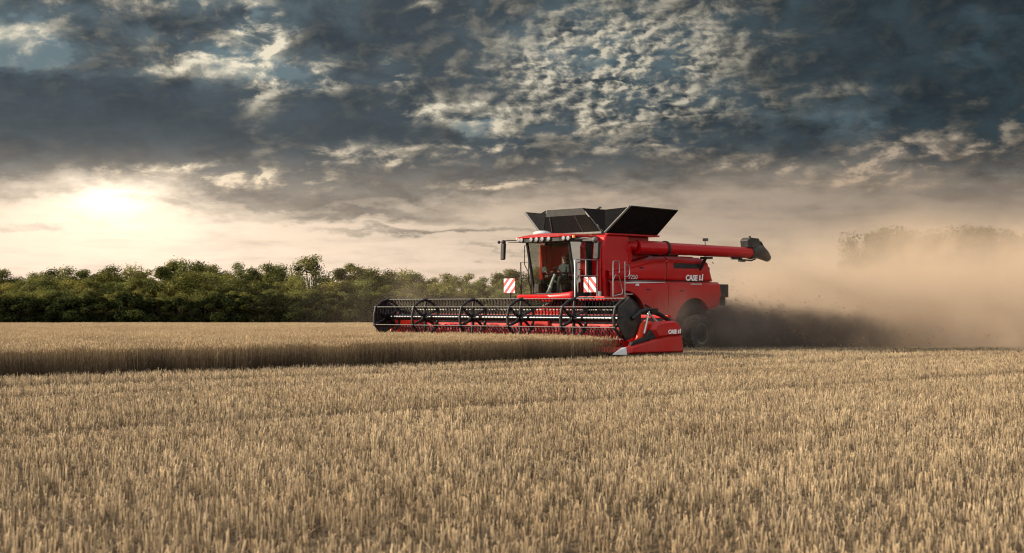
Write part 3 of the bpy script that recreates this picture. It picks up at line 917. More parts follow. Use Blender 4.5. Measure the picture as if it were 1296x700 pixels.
MB().box(.92, 1.08, -.30, .30, 2.42, 3.18).box(1.05, 1.50, -.28, .28, 2.36, 2.50).box(1.1, 1.4, -.2, .2, 2.02, 2.36).box(.94, 1.04, -.16, .16, 3.18, 3.42).build('driver_seat', M_SEAT, cab, bevel=.04)
MB().tube([(1.86, -.12, 2.02), (1.84, -.12, 2.12), (1.66, -.02, 2.66)], [.10, .06, .045], 10).build('steering_column', M_LGREY, cab, smooth=50)
wheel_ = MB()
ring = [(1.60 + .10 * math.sin(a), .19 * math.cos(a), 2.72 + .16 * math.sin(a)) for a in np.linspace(0, 2 * math.pi, 25)]
wheel_.tube(ring, .018, 6).tube([ring[0], ring[12]], .014, 6).tube([ring[18], ring[6]], .014, 6).build('steering_wheel', M_DARK, cab, smooth=60)
MB().box(1.15, 1.65, -.52, -.34, 2.55, 2.64).tube([(1.58, -.44, 2.64), (1.58, -.46, 2.78)], .03, 8).build('armrest_console', M_DARK, cab, bevel=.02)
MB().box(1.62, 1.66, -.68, -.42, 2.72, 2.92).build('display_screen', M_DARK, cab, bevel=.01)
MB().box(1.55, 1.75, -.95, -.70, 2.02, 2.35).box(1.0, 1.55, -.9, -.68, 2.02, 2.5).build('side_console', M_TRIM, cab, bevel=.03)
MB().box(1.0, 1.5, .55, .9, 2.02, 2.45).build('side_console', M_TRIM, cab, bevel=.03)
MB().box(1.12, 1.40, .34, .42, 2.60, 2.66).build('red_armrest', M_CAP, cab, bevel=.01)

# roof with its band of work lights
rp = [(.82, -1.18), (1.9, -1.32), (2.22, -1.30), (2.34, -.8), (2.40, 0), (2.34, .8), (2.22, 1.30), (1.9, 1.32), (.82, 1.18)]
roof = MB()
roof.prism(rp, 'z', 3.885, 3.935)
n_ = len(rp)
roof.poly([(x, y, 3.935) for x, y in rp] + [(.9 + (x - .9) * .85, y * .8, 4.03 - .03 * (y / 1.3) ** 2) for x, y in rp],
          [tuple(range(n_, 2 * n_))] + [(i, (i + 1) % n_, (i + 1) % n_ + n_, i + n_) for i in range(n_)])
roof = roof.build('cab_roof', M_RED, combine, bevel=.02)
MB().prism([(.84 + (x - .84) * .965, y * .965) for x, y in rp], 'z', 3.75, 3.884).build('roof_underside', M_BLACK, roof)
for yy in (-1.20, -1.02, -.48, -.2, .08, .36, .98, 1.16):
    xx = float(np.interp(abs(yy), [0, .8, 1.30], [2.40, 2.335, 2.23]))
    MB().lathe([(.055, -.10), (.075, -.02), (.078, .012), (.070, .022), (.02, .026)], (xx - .02, yy, 3.838), 'x', 14).build('work_light', M_LAMP, roof, smooth=40)
for yy in (-1.335, 1.335):
    MB().lathe([(.05, 0), (.052, .07), (.03, .10)], (2.16, yy, 3.84), 'z', 12).build('amber_beacon', M_AMBER, roof, smooth=40)
MB().lathe([(.30, 0), (.32, .05), (.28, .11), (.12, .15)], (1.55, -.75, 4.02), 'z', 20).build('satellite_dome', M_LGREY, roof, smooth=50)
# mirrors
mr = MB().tube([(2.1, -1.30, 3.83), (2.2, -1.75, 3.85), (2.2, -2.08, 3.83)], .022, 6).tube([(2.1, -1.30, 3.77), (2.2, -1.75, 3.79)], .016, 6).ball((2.2, -1.98, 3.80), .075).ball((2.2, -2.22, 3.80), .055).tube([(2.2, -1.98, 3.8), (2.2, -2.22, 3.8)], .02, 6).build('mirror_arm', M_BLACK, combine)
MB().hexa([(2.14, -2.12, 3.18), (2.24, -2.12, 3.18), (2.24, -1.94, 3.18), (2.14, -1.94, 3.18)], [(2.12, -2.10, 3.76), (2.24, -2.10, 3.76), (2.24, -1.92, 3.76), (2.12, -1.92, 3.76)]).build('mirror', M_BLACK, mr, bevel=.03)
ml = MB().tube([(2.05, 1.28, 3.80), (2.0, 1.7, 3.83), (1.98, 2.15, 3.78)], .03, 6).ball((1.98, 2.12, 3.76), .10).tube([(1.99, 1.6, 3.75), (1.99, 2.2, 3.74)], .03, 6).build('mirror_arm', M_GREYEDGE, combine)
MB().hexa([(1.88, 2.02, 3.12), (1.98, 2.02, 3.12), (1.98, 2.26, 3.12), (1.88, 2.26, 3.12)], [(1.86, 2.06, 3.70), (1.98, 2.06, 3.70), (1.98, 2.30, 3.70), (1.86, 2.30, 3.70)]).build('mirror', M_BLACK, ml, bevel=.03)

# front deck, skirt and rails
MB().box(.9, 2.15, -1.1, 1.25, 1.82, 1.88).box(.8, 2.1, 1.0, 2.15, 1.82, 1.88).box(1.4, 1.75, -1.8, -1.0, 1.82, 1.88).build('platform', M_DARK, combine, bevel=.01)
rows = []
for y in np.linspace(-1.30, 1.32, 20):
    x = 2.30 - .13 * (y / 1.3) ** 2; up = .10 * max(0, y / 1.3) ** 2
    rows.append([(x - .03, y, 1.97 + up), (x + .02, y, 1.93 + up * .8), (x + .02, y, 1.83), (x - .02, y, 1.78)])
MB().grid(rows).build('front_skirt', M_REDH, combine, smooth=50, solid=.02)
for yy in (-1.05, -.92):
    MB().lathe([(.03, 0), (.04, .02), (.03, .03)], (2.21, yy, 1.87), 'x', 10).build('headlight', M_LAMP, combine)
sk = MB().box(1.9, 2.06, 1.42, 2.62, 1.76, 1.90).box(.9, 1.95, 2.52, 2.60, 1.76, 1.88).build('ladder_skirt', M_REDH, combine, bevel=.015)
for yy in (1.95, 2.10):
    MB().lathe([(.03, 0), (.05, .015), (.03, .03)], (2.06, yy, 1.84), 'x', 10).build('headlight', M_AMBER, sk)
MB().tube([(2.0, 2.36, 1.9), (2.0, 2.36, 2.06)], .05, 10).build('side_lamp', M_LAMP, sk)
MB().tube([(2.33, 1.55, 1.88), (2.33, 1.55, 3.08), (2.28, 1.55, 3.12), (1.30, 1.55, 3.12), (1.25, 1.55, 3.08), (1.25, 1.55, 1.88)], .022, 6).tube([(2.33, 1.55, 2.58), (1.25, 1.55, 2.58)], .020, 6).tube([(1.8, 1.55, 3.12), (1.8, 1.55, 2.58)], .014, 6).build('handrail', M_GALV, combine, smooth=60)
MB().tube([(1.6, -1.24, 1.88), (1.6, -1.24, 3.10), (1.6, -1.75, 3.10), (1.6, -1.72, 1.88)], .024, 6).tube([(1.6, -1.24, 2.55), (1.6, -1.75, 2.55)], .02, 6).tube([(1.62, -1.22, 2.2), (1.75, -1.20, 2.4), (1.78, -1.18, 3.6)], .018, 6).tube([(1.7, -1.30, 2.8), (1.85, -1.30, 3.0), (1.85, -1.30, 3.66), (1.9, -1.05, 3.72)], .016, 6).build('handrail', M_DARK, combine, smooth=60)
# ladder rails beside the tank
MB().tube([(.74, 1.80, 1.70), (.74, 1.80, 3.05), (.70, 1.80, 3.09), (.46, 1.80, 3.09), (.42, 1.80, 3.0), (.42, 1.80, 2.7)], .02, 6).tube(
    [(.74, 1.80, 2.45), (.62, 1.80, 2.62), (.44, 1.80, 2.60), (.26, 1.80, 2.08), (.30, 1.80, 1.98), (.70, 1.80, 1.92)], .02, 6).tube(
    [(.14, 1.80, 1.70), (.14, 1.80, 3.09)], .02, 6).tube([(.14, 1.80, 2.98), (-.06, 1.80, 2.96), (-.10, 1.80, 2.9), (-.10, 1.80, 2.66), (-.02, 1.80, 2.58), (.14, 1.80, 2.58)], .018, 6).tube(
    [(.18, 1.80, 1.98), (-.25, 1.80, 1.98)], .02, 6).build('ladder_rail', M_GALV, combine, smooth=60)
MB().box(.74, .12, 1.72, 2.0, 1.66, 1.72).box(.74, .12, 1.80, 2.05, 1.40, 1.44).box(.74, .12, 1.88, 2.1, 1.12, 1.16).tube([(.74, 1.75, 1.7), (.74, 2.1, .9)], .025, 6).tube([(.12, 1.75, 1.7), (.12, 2.1, .9)], .025, 6).build('ladder', M_DARK, combine)
# striped warning boards
for y0, y1, sgn in ((1.65, 2.19, 1.0), (-2.17, -1.62, -1.0)):
    wb = MB().box(1.985, 2.015, y0, y1, 2.03, 2.53).build('warning_board', stripe_mat('red_and_white_stripes', sgn), combine, bevel=.006)
    MB().tube([(1.96, (y0 + y1) / 2, 1.80), (1.96, (y0 + y1) / 2, 2.2)], .035, 6).tube([(1.96, (y0 + y1) / 2, 1.80), (1.9, .9 * (1 if y0 > 0 else -1), 1.84)], .03, 6).build('board_bracket', M_DARK, wb)

# -- wheels
def wheel(x, y, z, r, w, rim):
    sg = 1 if y > 0 else -1
    wrap = empty('wheel', (x, y, z)); wrap.parent = combine
    h = w / 2
    ty = MB().lathe([(rim, -h * .8), (rim * 1.08, -h * .98), (r * .80, -h), (r * .93, -h * .96), (r * .97, -h * .7), (r * .975, 0), (r * .97, h * .7), (r * .93, h * .96), (r * .80, h), (rim * 1.08, h * .98), (rim, h * .8)], (0, 0, 0), 'y', 40)
    nl = 20
    for k in range(nl):
        for s2 in (1, -1):
            a = (k + (.5 if s2 > 0 else 0)) * 2 * math.pi / nl
            c0 = [(a - .05, r * .95, s2 * .01), (a + .05, r * .95, s2 * .01), (a + .24, r * .93, s2 * h * 1.0), (a + .14, r * .93, s2 * h * 1.0)]
            lo_ = [(q * math.cos(p), yy, q * math.sin(p)) for p, q, yy in c0]
            hi_ = [((q * 1.06) * math.cos(p), yy, (q * 1.06) * math.sin(p)) for p, q, yy in c0]
            ty.hexa(lo_, hi_)
    ty.build('tyre', M_RUBBER, wrap, smooth=35)
    MB().lathe([(rim * 1.0, -h * .8), (rim * 1.02, sg * h * .55), (rim * 1.04, sg * h * .82), (rim * .92, sg * h * .80), (rim * .86, sg * h * .45), (rim * .45, sg * h * .35), (rim * .40, sg * h * .55), (rim * .2, sg * h * .60), (.02, sg * h * .60)] if sg > 0 else
               [(rim * 1.0, h * .8), (rim * 1.02, -h * .55), (rim * 1.04, -h * .82), (rim * .92, -h * .80), (rim * .86, -h * .45), (rim * .45, -h * .35), (rim * .40, -h * .55), (rim * .2, -h * .60), (.02, -h * .60)], (0, 0, 0), 'y', 32).build('rim', M_RIM, wrap, smooth=35)


for sg in (1, -1):
    wheel(0, sg * 1.28, .90, .99, .62, .48)
    wheel(-3.96, sg * 1.62, .60, .68, .50, .36)
MB().box(-.25, .25, -1.05, 1.05, .75, 1.3).box(-4.1, -3.8, -1.4, 1.4, .5, .75).box(-3.9, .2, -.5, .5, .95, 1.3).build('axle', M_BLACK, combine)
MB().hexa([(2.75, -.72, .35), (2.75, .72, .35), (.9, .72, 1.05), (.9, -.72, 1.05)], [(2.75, -.72, 1.15), (2.75, .72, 1.15), (.9, .72, 1.80), (.9, -.72, 1.80)]).build('feeder_house', M_REDH, combine, bevel=.03)

# -- header
HW = 5.80
hd = MB()
hd.plate([(2.72, -HW, .28), (2.72, HW, .28), (2.65, HW, 1.0), (2.65, -HW, 1.0)], .05)
hd.box(2.50, 2.66, -HW, HW, 1.20, 1.30)
hd.box(2.45, 2.72, -HW, HW, .24, .40)
hd.plate([(2.74, -HW, .30), (4.85, -HW, .17), (4.85, HW, .17), (2.74, HW, .30)], .04)
header = hd.build('header', M_REDH, combine, bevel=.015)
MB().plate([(2.65, -HW, 1.005), (2.65, HW, 1.005), (2.63, HW, 1.198), (2.63, -HW, 1.198)], .05).build('back_shade_strip', M_FABRIC, header)  # black strip standing in for the shade below the back beam
au = MB().tube([(3.30, -HW + .05, .62), (3.30, HW - .05, .62)], .20, 16)
for sg in (1, -1):
    rows = []
    for k in range(0, 221):
        a = sg * k * .285; y = sg * (HW - .1 - k * .0235)
        rows.append([(3.30 + r_ * math.cos(a), y, .62 + r_ * math.sin(a)) for r_ in (.19, .33)])
    au.grid(rows)
au.build('intake_auger', M_REDH, header, smooth=40)
kb = MB().box(4.84, 4.93, -HW, HW, .14, .19)
for y in np.arange(-HW + .08, HW, .152):
    kb.hexa([(4.92, y - .022, .145), (4.92, y + .022, .145), (5.05, y + .004, .15), (5.05, y - .004, .15)], [(4.92, y - .022, .185), (4.92, y + .022, .185), (5.05, y + .004, .165), (5.05, y - .004, .165)])
kb.build('knife_bar', M_DARK, header)
# reel
RX, RZ, RR = 4.40, 1.19, .62
MB().tube([(RX, -5.62, RZ), (RX, 5.62, RZ)], .105, 18).build('reel_tube', M_TUBE, header, smooth=50)
SP = [-5.66, -3.60, -1.17, 1.10, 3.46, 5.66]
ANG = [R(95 + 60 * k) for k in range(6)]
HEX = [(RX + RR * math.cos(a), RZ + RR * math.sin(a)) for a in ANG]
for (bx_, bz_) in HEX:
    bar = MB().tube([(bx_, -5.68, bz_), (bx_, 5.68, bz_)], .017, 6).build('tine_bar', M_BAR, header, smooth=60)
    tn = MB()
    for y in np.arange(-5.6, 5.61, .148):
        if min(abs(y - s_) for s_ in SP) < .05: continue
        tn.tube([(bx_, y, bz_ + .01), (bx_ - .05, y, bz_ - .10), (bx_ - .02, y, bz_ - .25)], [.028, .020, .011], 4)
    o = tn.build('tines', M_BLACK, header); o['kind'] = 'stuff'
for k, y in enumerate(SP):
    s_ = MB()
    for i in range(6):
        a, b = HEX[i], HEX[(i + 1) % 6]
        mm = Vector((RX + ((a[0] + b[0]) / 2 - RX) * 1.10, y, RZ + ((a[1] + b[1]) / 2 - RZ) * 1.10))
        s_.tube([(a[0], y, a[1]), tuple(mm), (b[0], y, b[1])], .048, 8)
        m_ = ((a[0] * .92 + RX * .08), (a[1] * .92 + RZ * .08))
        s_.tube([(RX, y, RZ), ((RX + m_[0]) / 2 + .05 * (m_[1] - RZ), y, (RZ + m_[1]) / 2 - .05 * (m_[0] - RX)), (m_[0], y, m_[1])], [.062, .048, .040], 8)
        s_.tube([(a[0], y - .05, a[1]), (a[0], y + .05, a[1])], .05, 8)
    s_.tube([(RX, y - .06, RZ), (RX, y + .06, RZ)], .15, 14)
    s_.build('reel_spider', M_DARK, header, smooth=50)
def px_poly(sg): return [(4.42, 1.83), (4.88, 1.53), (4.93, 1.03), (4.56, .56), (4.04, .83), (3.88, 1.28), (4.07, 1.57)]
for sg in (1, -1):
    pl = px_poly(sg)
    pts_ = [(x, sg * 5.73, z) for x, z in pl] + [(x, sg * 5.77, z) for x, z in pl] + [(RX, sg * 5.83, RZ)]
    n_ = len(pl)
    MB().poly(pts_, [tuple(range(n_))] + [(i, (i + 1) % n_, (i + 1) % n_ + n_, i + n_) for i in range(n_)] + [(i + n_, (i + 1) % n_ + n_, 2 * n_) for i in range(n_)]).build('reel_end_shield', M_BLACK, header)
    MB().tube([(x, sg * 5.78, z) for x, z in [(3.92, 1.3), (4.2, 1.32), (4.6, 1.28), (4.9, 1.22)]], .025, 6).build('shield_rib', M_DARK, header)
    # arm that carries the reel, and its lift cylinder
    MB().tube([(2.70, sg * 5.93, 1.10), (3.15, sg * 5.93, 1.30), (3.75, sg * 5.93, 1.47), (4.05, sg * 5.90, 1.40), (RX, sg * 5.86, RZ)], .070, 6).box(3.35, 3.62, sg * 5.90, sg * 6.0, 1.36, 1.50).build('reel_arm', M_DARK, header)
    MB().tube([(3.1, sg * 5.95, .95), (3.72, sg * 5.95, 1.34)], .035, 8).tube([(3.72, sg * 5.95, 1.42), (3.95, sg * 5.95, .75)], .035, 8).build('lift_cylinder', M_GALV, header, smooth=60)
    # end of the trough
    MB().prism([(2.75, .30), (4.70, .20), (4.15, .62), (3.98, 1.02), (3.75, 1.16), (3.3, 1.05), (2.75, 1.15)], 'y', sg * 5.80, sg * 5.86).build('trough_end', M_ORANGE, header, bevel=.01)
    # lower wedge and upper hood of the end cover
    w_ = [(4.88, .15), (4.84, .33), (4.45, .42), (3.95, .50), (3.45, .60), (2.85, .69), (2.26, .69), (2.18, .14)]
    n_ = len(w_)
    cx_, cz_ = 3.0, .36
    pts_ = [(x, sg * 5.87, z) for x, z in w_] + [(x, sg * 6.00, z) for x, z in w_] + [(cx_ + (x - cx_) * .88, sg * 6.10, cz_ + (z - cz_) * .80) for x, z in w_]
    ep = MB().poly(pts_, [tuple(range(n_)), tuple(range(2 * n_, 3 * n_))] + [(i + q * n_, (i + 1) % n_ + q * n_, (i + 1) % n_ + (q + 1) * n_, i + (q + 1) * n_) for i in range(n_) for q in (0, 1)]).build('end_cover', M_REDH, header, bevel=.02)
    u_ = [(3.50, .61), (3.72, .86), (3.62, 1.04), (3.22, 1.11), (2.68, 1.13), (2.40, 1.04), (2.27, .70)]
    n_ = len(u_); cx_, cz_ = 2.95, .86
    pts_ = [(x, sg * 5.87, z) for x, z in u_] + [(x, sg * 6.02, z) for x, z in u_] + [(cx_ + (x - cx_) * .85, sg * 6.12, cz_ + (z - cz_) * .80) for x, z in u_]
    eh = MB().poly(pts_, [tuple(range(n_)), tuple(range(2 * n_, 3 * n_))] + [(i + q * n_, (i + 1) % n_ + q * n_, (i + 1) % n_ + (q + 1) * n_, i + (q + 1) * n_) for i in range(n_) for q in (0, 1)]).build('end_hood', M_REDH, header, bevel=.02)
    MB().prism([(3.45, .625), (3.98, .52), (4.62, .40), (4.55, .50), (3.98, .64), (3.62, .92), (3.52, .86)], 'y', sg * 5.90, sg * 6.03).build('side_knife_guard', M_BLACK, header, bevel=.01)
    # crop divider tip
    MB().hexa([(4.86, sg * 5.84, .13), (4.86, sg * 6.08, .13), (5.38, sg * 5.99, .14), (5.38, sg * 5.96, .14)], [(4.86, sg * 5.86, .35), (4.86, sg * 6.05, .35), (5.34, sg * 5.98, .18), (5.34, sg * 5.965, .18)]).build('divider_tip', M_LGREY, header, bevel=.012)
lettering('lettering', 'CASE', .165, M_WHITE, header, (3.03, 6.13, .735), .1, .008, width=.40)
ih = MB()
for k, (xx, h1) in enumerate(((0, .115), (.08, .14))):
    ih.prism([(xx, 0), (xx + .045, 0), (xx + .068, h1), (xx + .023, h1)], 'y', -.006, .006)
o = ih.build('lettering', M_WHITE, header); o.location = (2.58, 6.13, .735); o.rotation_euler = (0, 0, math.pi)


# ---------------------------------------------------------------- the driver
def skinned(name, chains, mats, pick):
    """joints and radii grown into one continuous surface; pick(co) chooses the material slot"""
    verts, edges, rads, seen = [], [], [], {}
    for ch in chains:
        prev = None
        for p, r in ch:
            k = tuple(round(q, 4) for q in p)
            if k not in seen:
                seen[k] = len(verts); verts.append(p); rads.append(r)
            if prev is not None and prev != seen[k]: edges.append((prev, seen[k]))
            prev = seen[k]
    me = bpy.data.meshes.new(name); me.from_pydata(verts, edges, [])
    o = bpy.data.objects.new(name, me); COL.objects.link(o)
    md = o.modifiers.new('skin', 'SKIN')
    for v, r in zip(me.skin_vertices[0].data, rads): v.radius = (r, r)
    me.skin_vertices[0].data[0].use_root = True
    o.modifiers.new('sub', 'SUBSURF').levels = 2
    o.modifiers['sub'].render_levels = 2
    dg = bpy.context.evaluated_depsgraph_get()
    body = bpy.data.meshes.new_from_object(o.evaluated_get(dg))
    bpy.data.objects.remove(o)
    body.materials.clear()
    for m in mats: body.materials.append(m)
    for f in body.polygons: f.material_index = pick(f.center); f.use_smooth = True
    return body


pel = (0, 0, .10)
ch = [[(pel, .15), ((.02, 0, .30), .15), ((.03, 0, .48), .16), ((.02, 0, .58), .09), ((.03, 0, .64), .058), ((.05, 0, .72), .075), ((.055, 0, .80), .098), ((.05, 0, .87), .080)]]
for s_ in (1, -1):
    ch.append([(pel, .15), ((.05, s_ * .10, .08), .10), ((.44, s_ * .16, .10), .075), ((.50, s_ * .16, -.18), .055), ((.50, s_ * .16, -.36), .042), ((.60, s_ * .17, -.39), .04)])
    hand = (.44, s_ * .17, .31)
    ch.append([((.03, 0, .48), .16), ((.02, s_ * .20, .50), .068), ((.10, s_ * .26, .26), .048), ((.36, s_ * .20, .27), .034), (hand, .034)])
    for q in range(4):
        ch.append([(hand, .034), ((.49, s_ * (.145 + .016 * q), .325 - .004 * abs(q - 1)), .0095), ((.515, s_ * (.145 + .016 * q), .30), .0085), ((.50, s_ * (.145 + .016 * q), .28), .008)])
    ch.append([(hand, .034), ((.455, s_ * .13, .325), .010), ((.485, s_ * .12, .318), .009)])


def body_slot(c):
    if c.z > .61 or (c.x > .385 and .2 < c.z < .4): return 0
    if c.z < .17: return 2
    return 1


driver = link('person', skinned('person', ch, [M_SKIN, M_JACKET, M_TROUSER], body_slot))
tag(driver, 'driver in dark jacket and cap seated at the wheel inside the cab', 'person')
ox, oy = to_world(1.18, 0.0)
driver.location = (ox, oy, 2.44); driver.rotation_euler = (0, 0, YAW)
MB().ball((.035, 0, .855), .108, (1, .9, .72)).poly([(.10, -.08, .87), (.10, .08, .87), (.22, .05, .855), (.22, -.05, .855), (.10, -.08, .885), (.10, .08, .885), (.22, .05, .865), (.22, -.05, .865)],
    [(0, 1, 2, 3), (7, 6, 5, 4), (0, 4, 5, 1), (1, 5, 6, 2), (2, 6, 7, 3), (3, 7, 4, 0)]).build('cap', M_CAP, driver, smooth=60)
MB().ball((.155, 0, .775), .018, (1.2, .8, 1.3), 8).build('nose', M_SKIN, driver, smooth=60)
for s_ in (1, -1):
    MB().ball((.05, s_ * .100, .775), .022, (.8, .4, 1.3), 8).build('ear', M_SKIN, driver, smooth=60)
    MB().ball((.142, s_ * .035, .80), .012, seg=8).build('eye', M_DARK, driver)
MB().ball((.01, 0, .79), .103, (1, 1, 1.0)).build('hair', M_HAIR, driver, smooth=60)


# ---------------------------------------------------------------- trees
def leaf_mat(name, lo, hi):
    m, t, out = mat_new(name)
    a = t.new('ShaderNodeAttribute', attribute_name='tint').outputs['Fac']
    rnd = t.new('ShaderNodeObjectInfo').outputs['Random']
    c = t.mix(a, lo, hi)
    c = t.mix(t.mul(rnd, .5), c, t.mix(1.0, c, (1.35, .98, .70), 'MULTIPLY'))
    d = t.new('ShaderNodeBsdfDiffuse'); t.l.new(c, d.inputs[0])
    tr = t.new('ShaderNodeBsdfTranslucent'); t.l.new(t.mix(1.0, c, (1.1, 1.15, .6), 'MULTIPLY'), tr.inputs[0])
    x = t.new('ShaderNodeMixShader'); x.inputs[0].default_value = .30
    t.l.new(d.outputs[0], x.inputs[1]); t.l.new(tr.outputs[0], x.inputs[2]); t.l.new(x.outputs[0], out.inputs[0])
    return m


M_LEAF = leaf_mat('broad_leaves', (.022, .031, .010), (.27, .265, .095))
M_LEAF_SHADE = leaf_mat('dark_leaves', (.010, .015, .007), (.060, .072, .026))  # darker copy of the leaf colour, with shade painted into the green
M_BARK = simple('bark', (.075, .055, .040), .9, var=.5)


def crown_mesh(name, H, W, base, lobes, leaves, mat, size=.27, spread=1.0, seed=1):
    """leaf clumps strewn through a lobed crown"""
    r = np.random.default_rng(seed)
    cs, rs = [], []
    for i in range(lobes):
        tt = r.random()
        z = base + (H - base) * (tt ** .8)
        wr = W * (.35 + .65 * math.sin(math.pi * min(1, .18 + .75 * tt))) * (1.0 if tt < .75 else .75)
        a = r.uniform(0, 2 * math.pi); q = math.sqrt(r.uniform(.15, 1)) * wr * spread
        cs.append((q * math.cos(a), q * math.sin(a), z)); rs.append(r.uniform(.55, 1.15) * W * .36)
    cs, rs = np.array(cs), np.array(rs)
    pk = r.choice(lobes, leaves, p=rs ** 2 / (rs ** 2).sum())
    d = r.normal(0, 1, (leaves, 3)); d /= np.linalg.norm(d, axis=1)[:, None]
    rad = rs[pk] * (r.random(leaves) ** .35) * (1 + np.clip(.18 * r.normal(0, 1, leaves), -.4, .22))
    c = cs[pk] + d * rad[:, None] * np.array([1, 1, .75])
    c[:, 2] = np.maximum(c[:, 2], .08)
    nrm = d * .9 + r.normal(0, .6, (leaves, 3)) + np.array([0, 0, .35]); nrm /= np.linalg.norm(nrm, axis=1)[:, None]
    t1 = np.cross(nrm, r.normal(0, 1, (leaves, 3))); t1 /= np.linalg.norm(t1, axis=1)[:, None]; t2 = np.cross(nrm, t1)
    s = (size * r.uniform(.5, 1.25, leaves))[:, None]
    q = np.stack([c - t1 * s * .5, c + t2 * s * .32, c + t1 * s * .5, c - t2 * s * .32], 1)
    tint = np.clip(r.normal(.45, .22, leaves) + r.normal(0, .24, lobes)[pk], 0, 1)
    sp_ = Soup(); sp_.quads(q, tint)
    return sp_.mesh(name, mat), cs


def trunk_mesh(name, H, r0, cs, seed=1):
    r = random.Random(seed)
    b = MB()
    top = (r.uniform(-.3, .3), r.uniform(-.3, .3), H * .72)
    b.tube([(0, 0, -.3), (0, 0, .2), (top[0] * .4, top[1] * .4, H * .35), top], [r0 * 1.3, r0, r0 * .75, r0 * .25], 8)
    for c in cs[:12]:
        z0 = max(.4, c[2] * r.uniform(.35, .6)); f = min(1, z0 / top[2])
        st = (top[0] * f, top[1] * f, z0)
        md = ((st[0] + c[0]) / 2, (st[1] + c[1]) / 2, (st[2] + c[2]) / 2 + .12)
        b.tube([st, md, tuple(c)], [r0 * .4, r0 * .26, r0 * .1], 6)
    bmesh.ops.recalc_face_normals(b.bm, faces=b.bm.faces)
    me = bpy.data.meshes.new(name); b.bm.to_mesh(me); b.bm.free(); me.materials.append(M_BARK); me.shade_smooth()
    return me


KINDS_ = []
for i, (H, W, base, lobes) in enumerate([(8.2, 2.6, 1.2, 34), (7.4, 2.9, .9, 36), (8.8, 2.3, 1.6, 30), (7.0, 3.2, .8, 40), (7.8, 2.2, 1.0, 26)]):
    cm, cs = crown_mesh('crown_leaves', H, W, base, lobes, 13500, M_LEAF, .20, seed=20 + i)
    KINDS_.append((H, cm, trunk_mesh('trunk_wood', H, .17, cs, 40 + i)))
BUSH_ = []
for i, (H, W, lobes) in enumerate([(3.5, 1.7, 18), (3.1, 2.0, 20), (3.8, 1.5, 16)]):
    cm, cs = crown_mesh('bush_leaves', H, W, .25, lobes, 4200, M_LEAF_SHADE, .24, seed=60 + i)
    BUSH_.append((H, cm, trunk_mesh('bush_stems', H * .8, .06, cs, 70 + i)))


def plant(kind, name, x, y, H, label, group, cat='tree', wide=1.0):
    h0, cm, tm = kind
    root = empty(name, (x, y, float(ter(x, y)) - .05), random.uniform(0, 6.28))
    k = H / h0
    root.scale = (k * wide, k * wide, k)
    c = link('crown', cm, root); tr = link('trunk', tm, root)
    return tag(root, label, cat, group)


FARK_ = []
for i, (H, W, base, lobes) in enumerate([(8.2, 2.6, .8, 34), (7.4, 2.9, .7, 36), (8.6, 2.5, 1.0, 32)]):
    cm, cs = crown_mesh('crown_leaves', H, W, base, lobes, 15000, M_LEAF_SHADE, .16, seed=120 + i)
    FARK_.append((H, cm, trunk_mesh('trunk_wood', H, .17, cs, 140 + i)))
TOPX = [-200, 0, 50, 100, 150, 200, 250, 290, 330, 365, 425, 450, 500, 560, 640, 760, 900, 1060]
TOPY = [343, 342, 341, 340, 342, 337, 334, 336, 338, 339, 339, 341, 345, 346, 344, 346, 348, 350]


def top_at(px, y): return CAM_H + (388 - float(np.interp(px, TOPX, TOPY))) / 1900 * y


rows_ = [(211, 3.3, .60, 'broadleaf tree in the front tree row behind the dark bushes'), (218, 3.5, .80, 'broadleaf tree in the middle row of the green wood'), (227, 3.6, 1.0, 'broadleaf tree in the back row forming the wood skyline')]
for (y0, step, hk, lab) in rows_:
    x = -86.0
    while x < 22:
        px = 648 + 1900 * x / y0
        yy = y0 + random.uniform(-2.5, 2.5)
        zt_ = top_at(px, yy); zb_ = float(ter(x, yy))
        H = (zt_ - zb_) * hk * random.uniform(.92, 1.05)
        if not (hk == 1.0 and 366 < px < 424):
            plant(random.choice(KINDS_), 'tree', x, yy, H, lab, lab.replace('broadleaf tree', 'broadleaf trees'), wide=random.uniform(.95, 1.3) * (1.25 if hk < .9 else 1.05))
        x += step * random.uniform(.55, 1.05)
big_cm, big_cs = crown_mesh('crown_leaves', 9.6, 3.2, 2.4, 46, 6500, M_LEAF, .26, seed=99)
xb_ = (393 - 648) / 1900 * 222
plant((9.6, big_cm, trunk_mesh('trunk_wood', 9.6, .24, big_cs, 98)), 'tree', xb_, 222, CAM_H + (388 - 326) / 1900 * 222 - float(ter(xb_, 222)),
      'tallest round-crowned tree standing above the wood skyline', None, wide=1.0)
x = -84.0
while x < 20:
    y = 206 + random.uniform(-1.0, 1.0)
    plant(random.choice(BUSH_), 'bush', x, y, random.uniform(3.5, 4.4), 'low bush with shade-toned leaves along the foot of the wood', 'dark bushes along the foot of the wood', 'bush', wide=random.uniform(1.0, 1.35))
    x += random.uniform(1.2, 2.2)
# the taller group on the right, half lost in the dust
for px, py, d in [(1078, 316, 113), (1096, 303, 113), (1112, 291, 112), (1132, 291, 113), (1150, 293, 114), (1172, 303, 115), (1190, 304, 116), (1206, 299, 114), (1222, 294, 112), (1236, 293, 112), (1250, 292, 114), (1268, 295, 113), (1286, 296, 112), (1303, 298, 113), (1320, 300, 114), (1355, 298, 112), (1400, 300, 114),
                  (1130, 330, 106), (1240, 330, 106), (1175, 332, 106), (1300, 332, 106)]:
    x = (px - 648) / 1900 * d
    plant(random.choice(FARK_), 'tree', x, d, CAM_H + (388 - py - 5) / 1900 * d - float(ter(x, d)) + .2,
          'tall tree fading into the tan dust on the right' if py < 325 else 'shorter tree almost hidden in the tan dust on the right',
          'trees behind the dust' if py < 325 else 'low trees behind the dust', wide=.78)


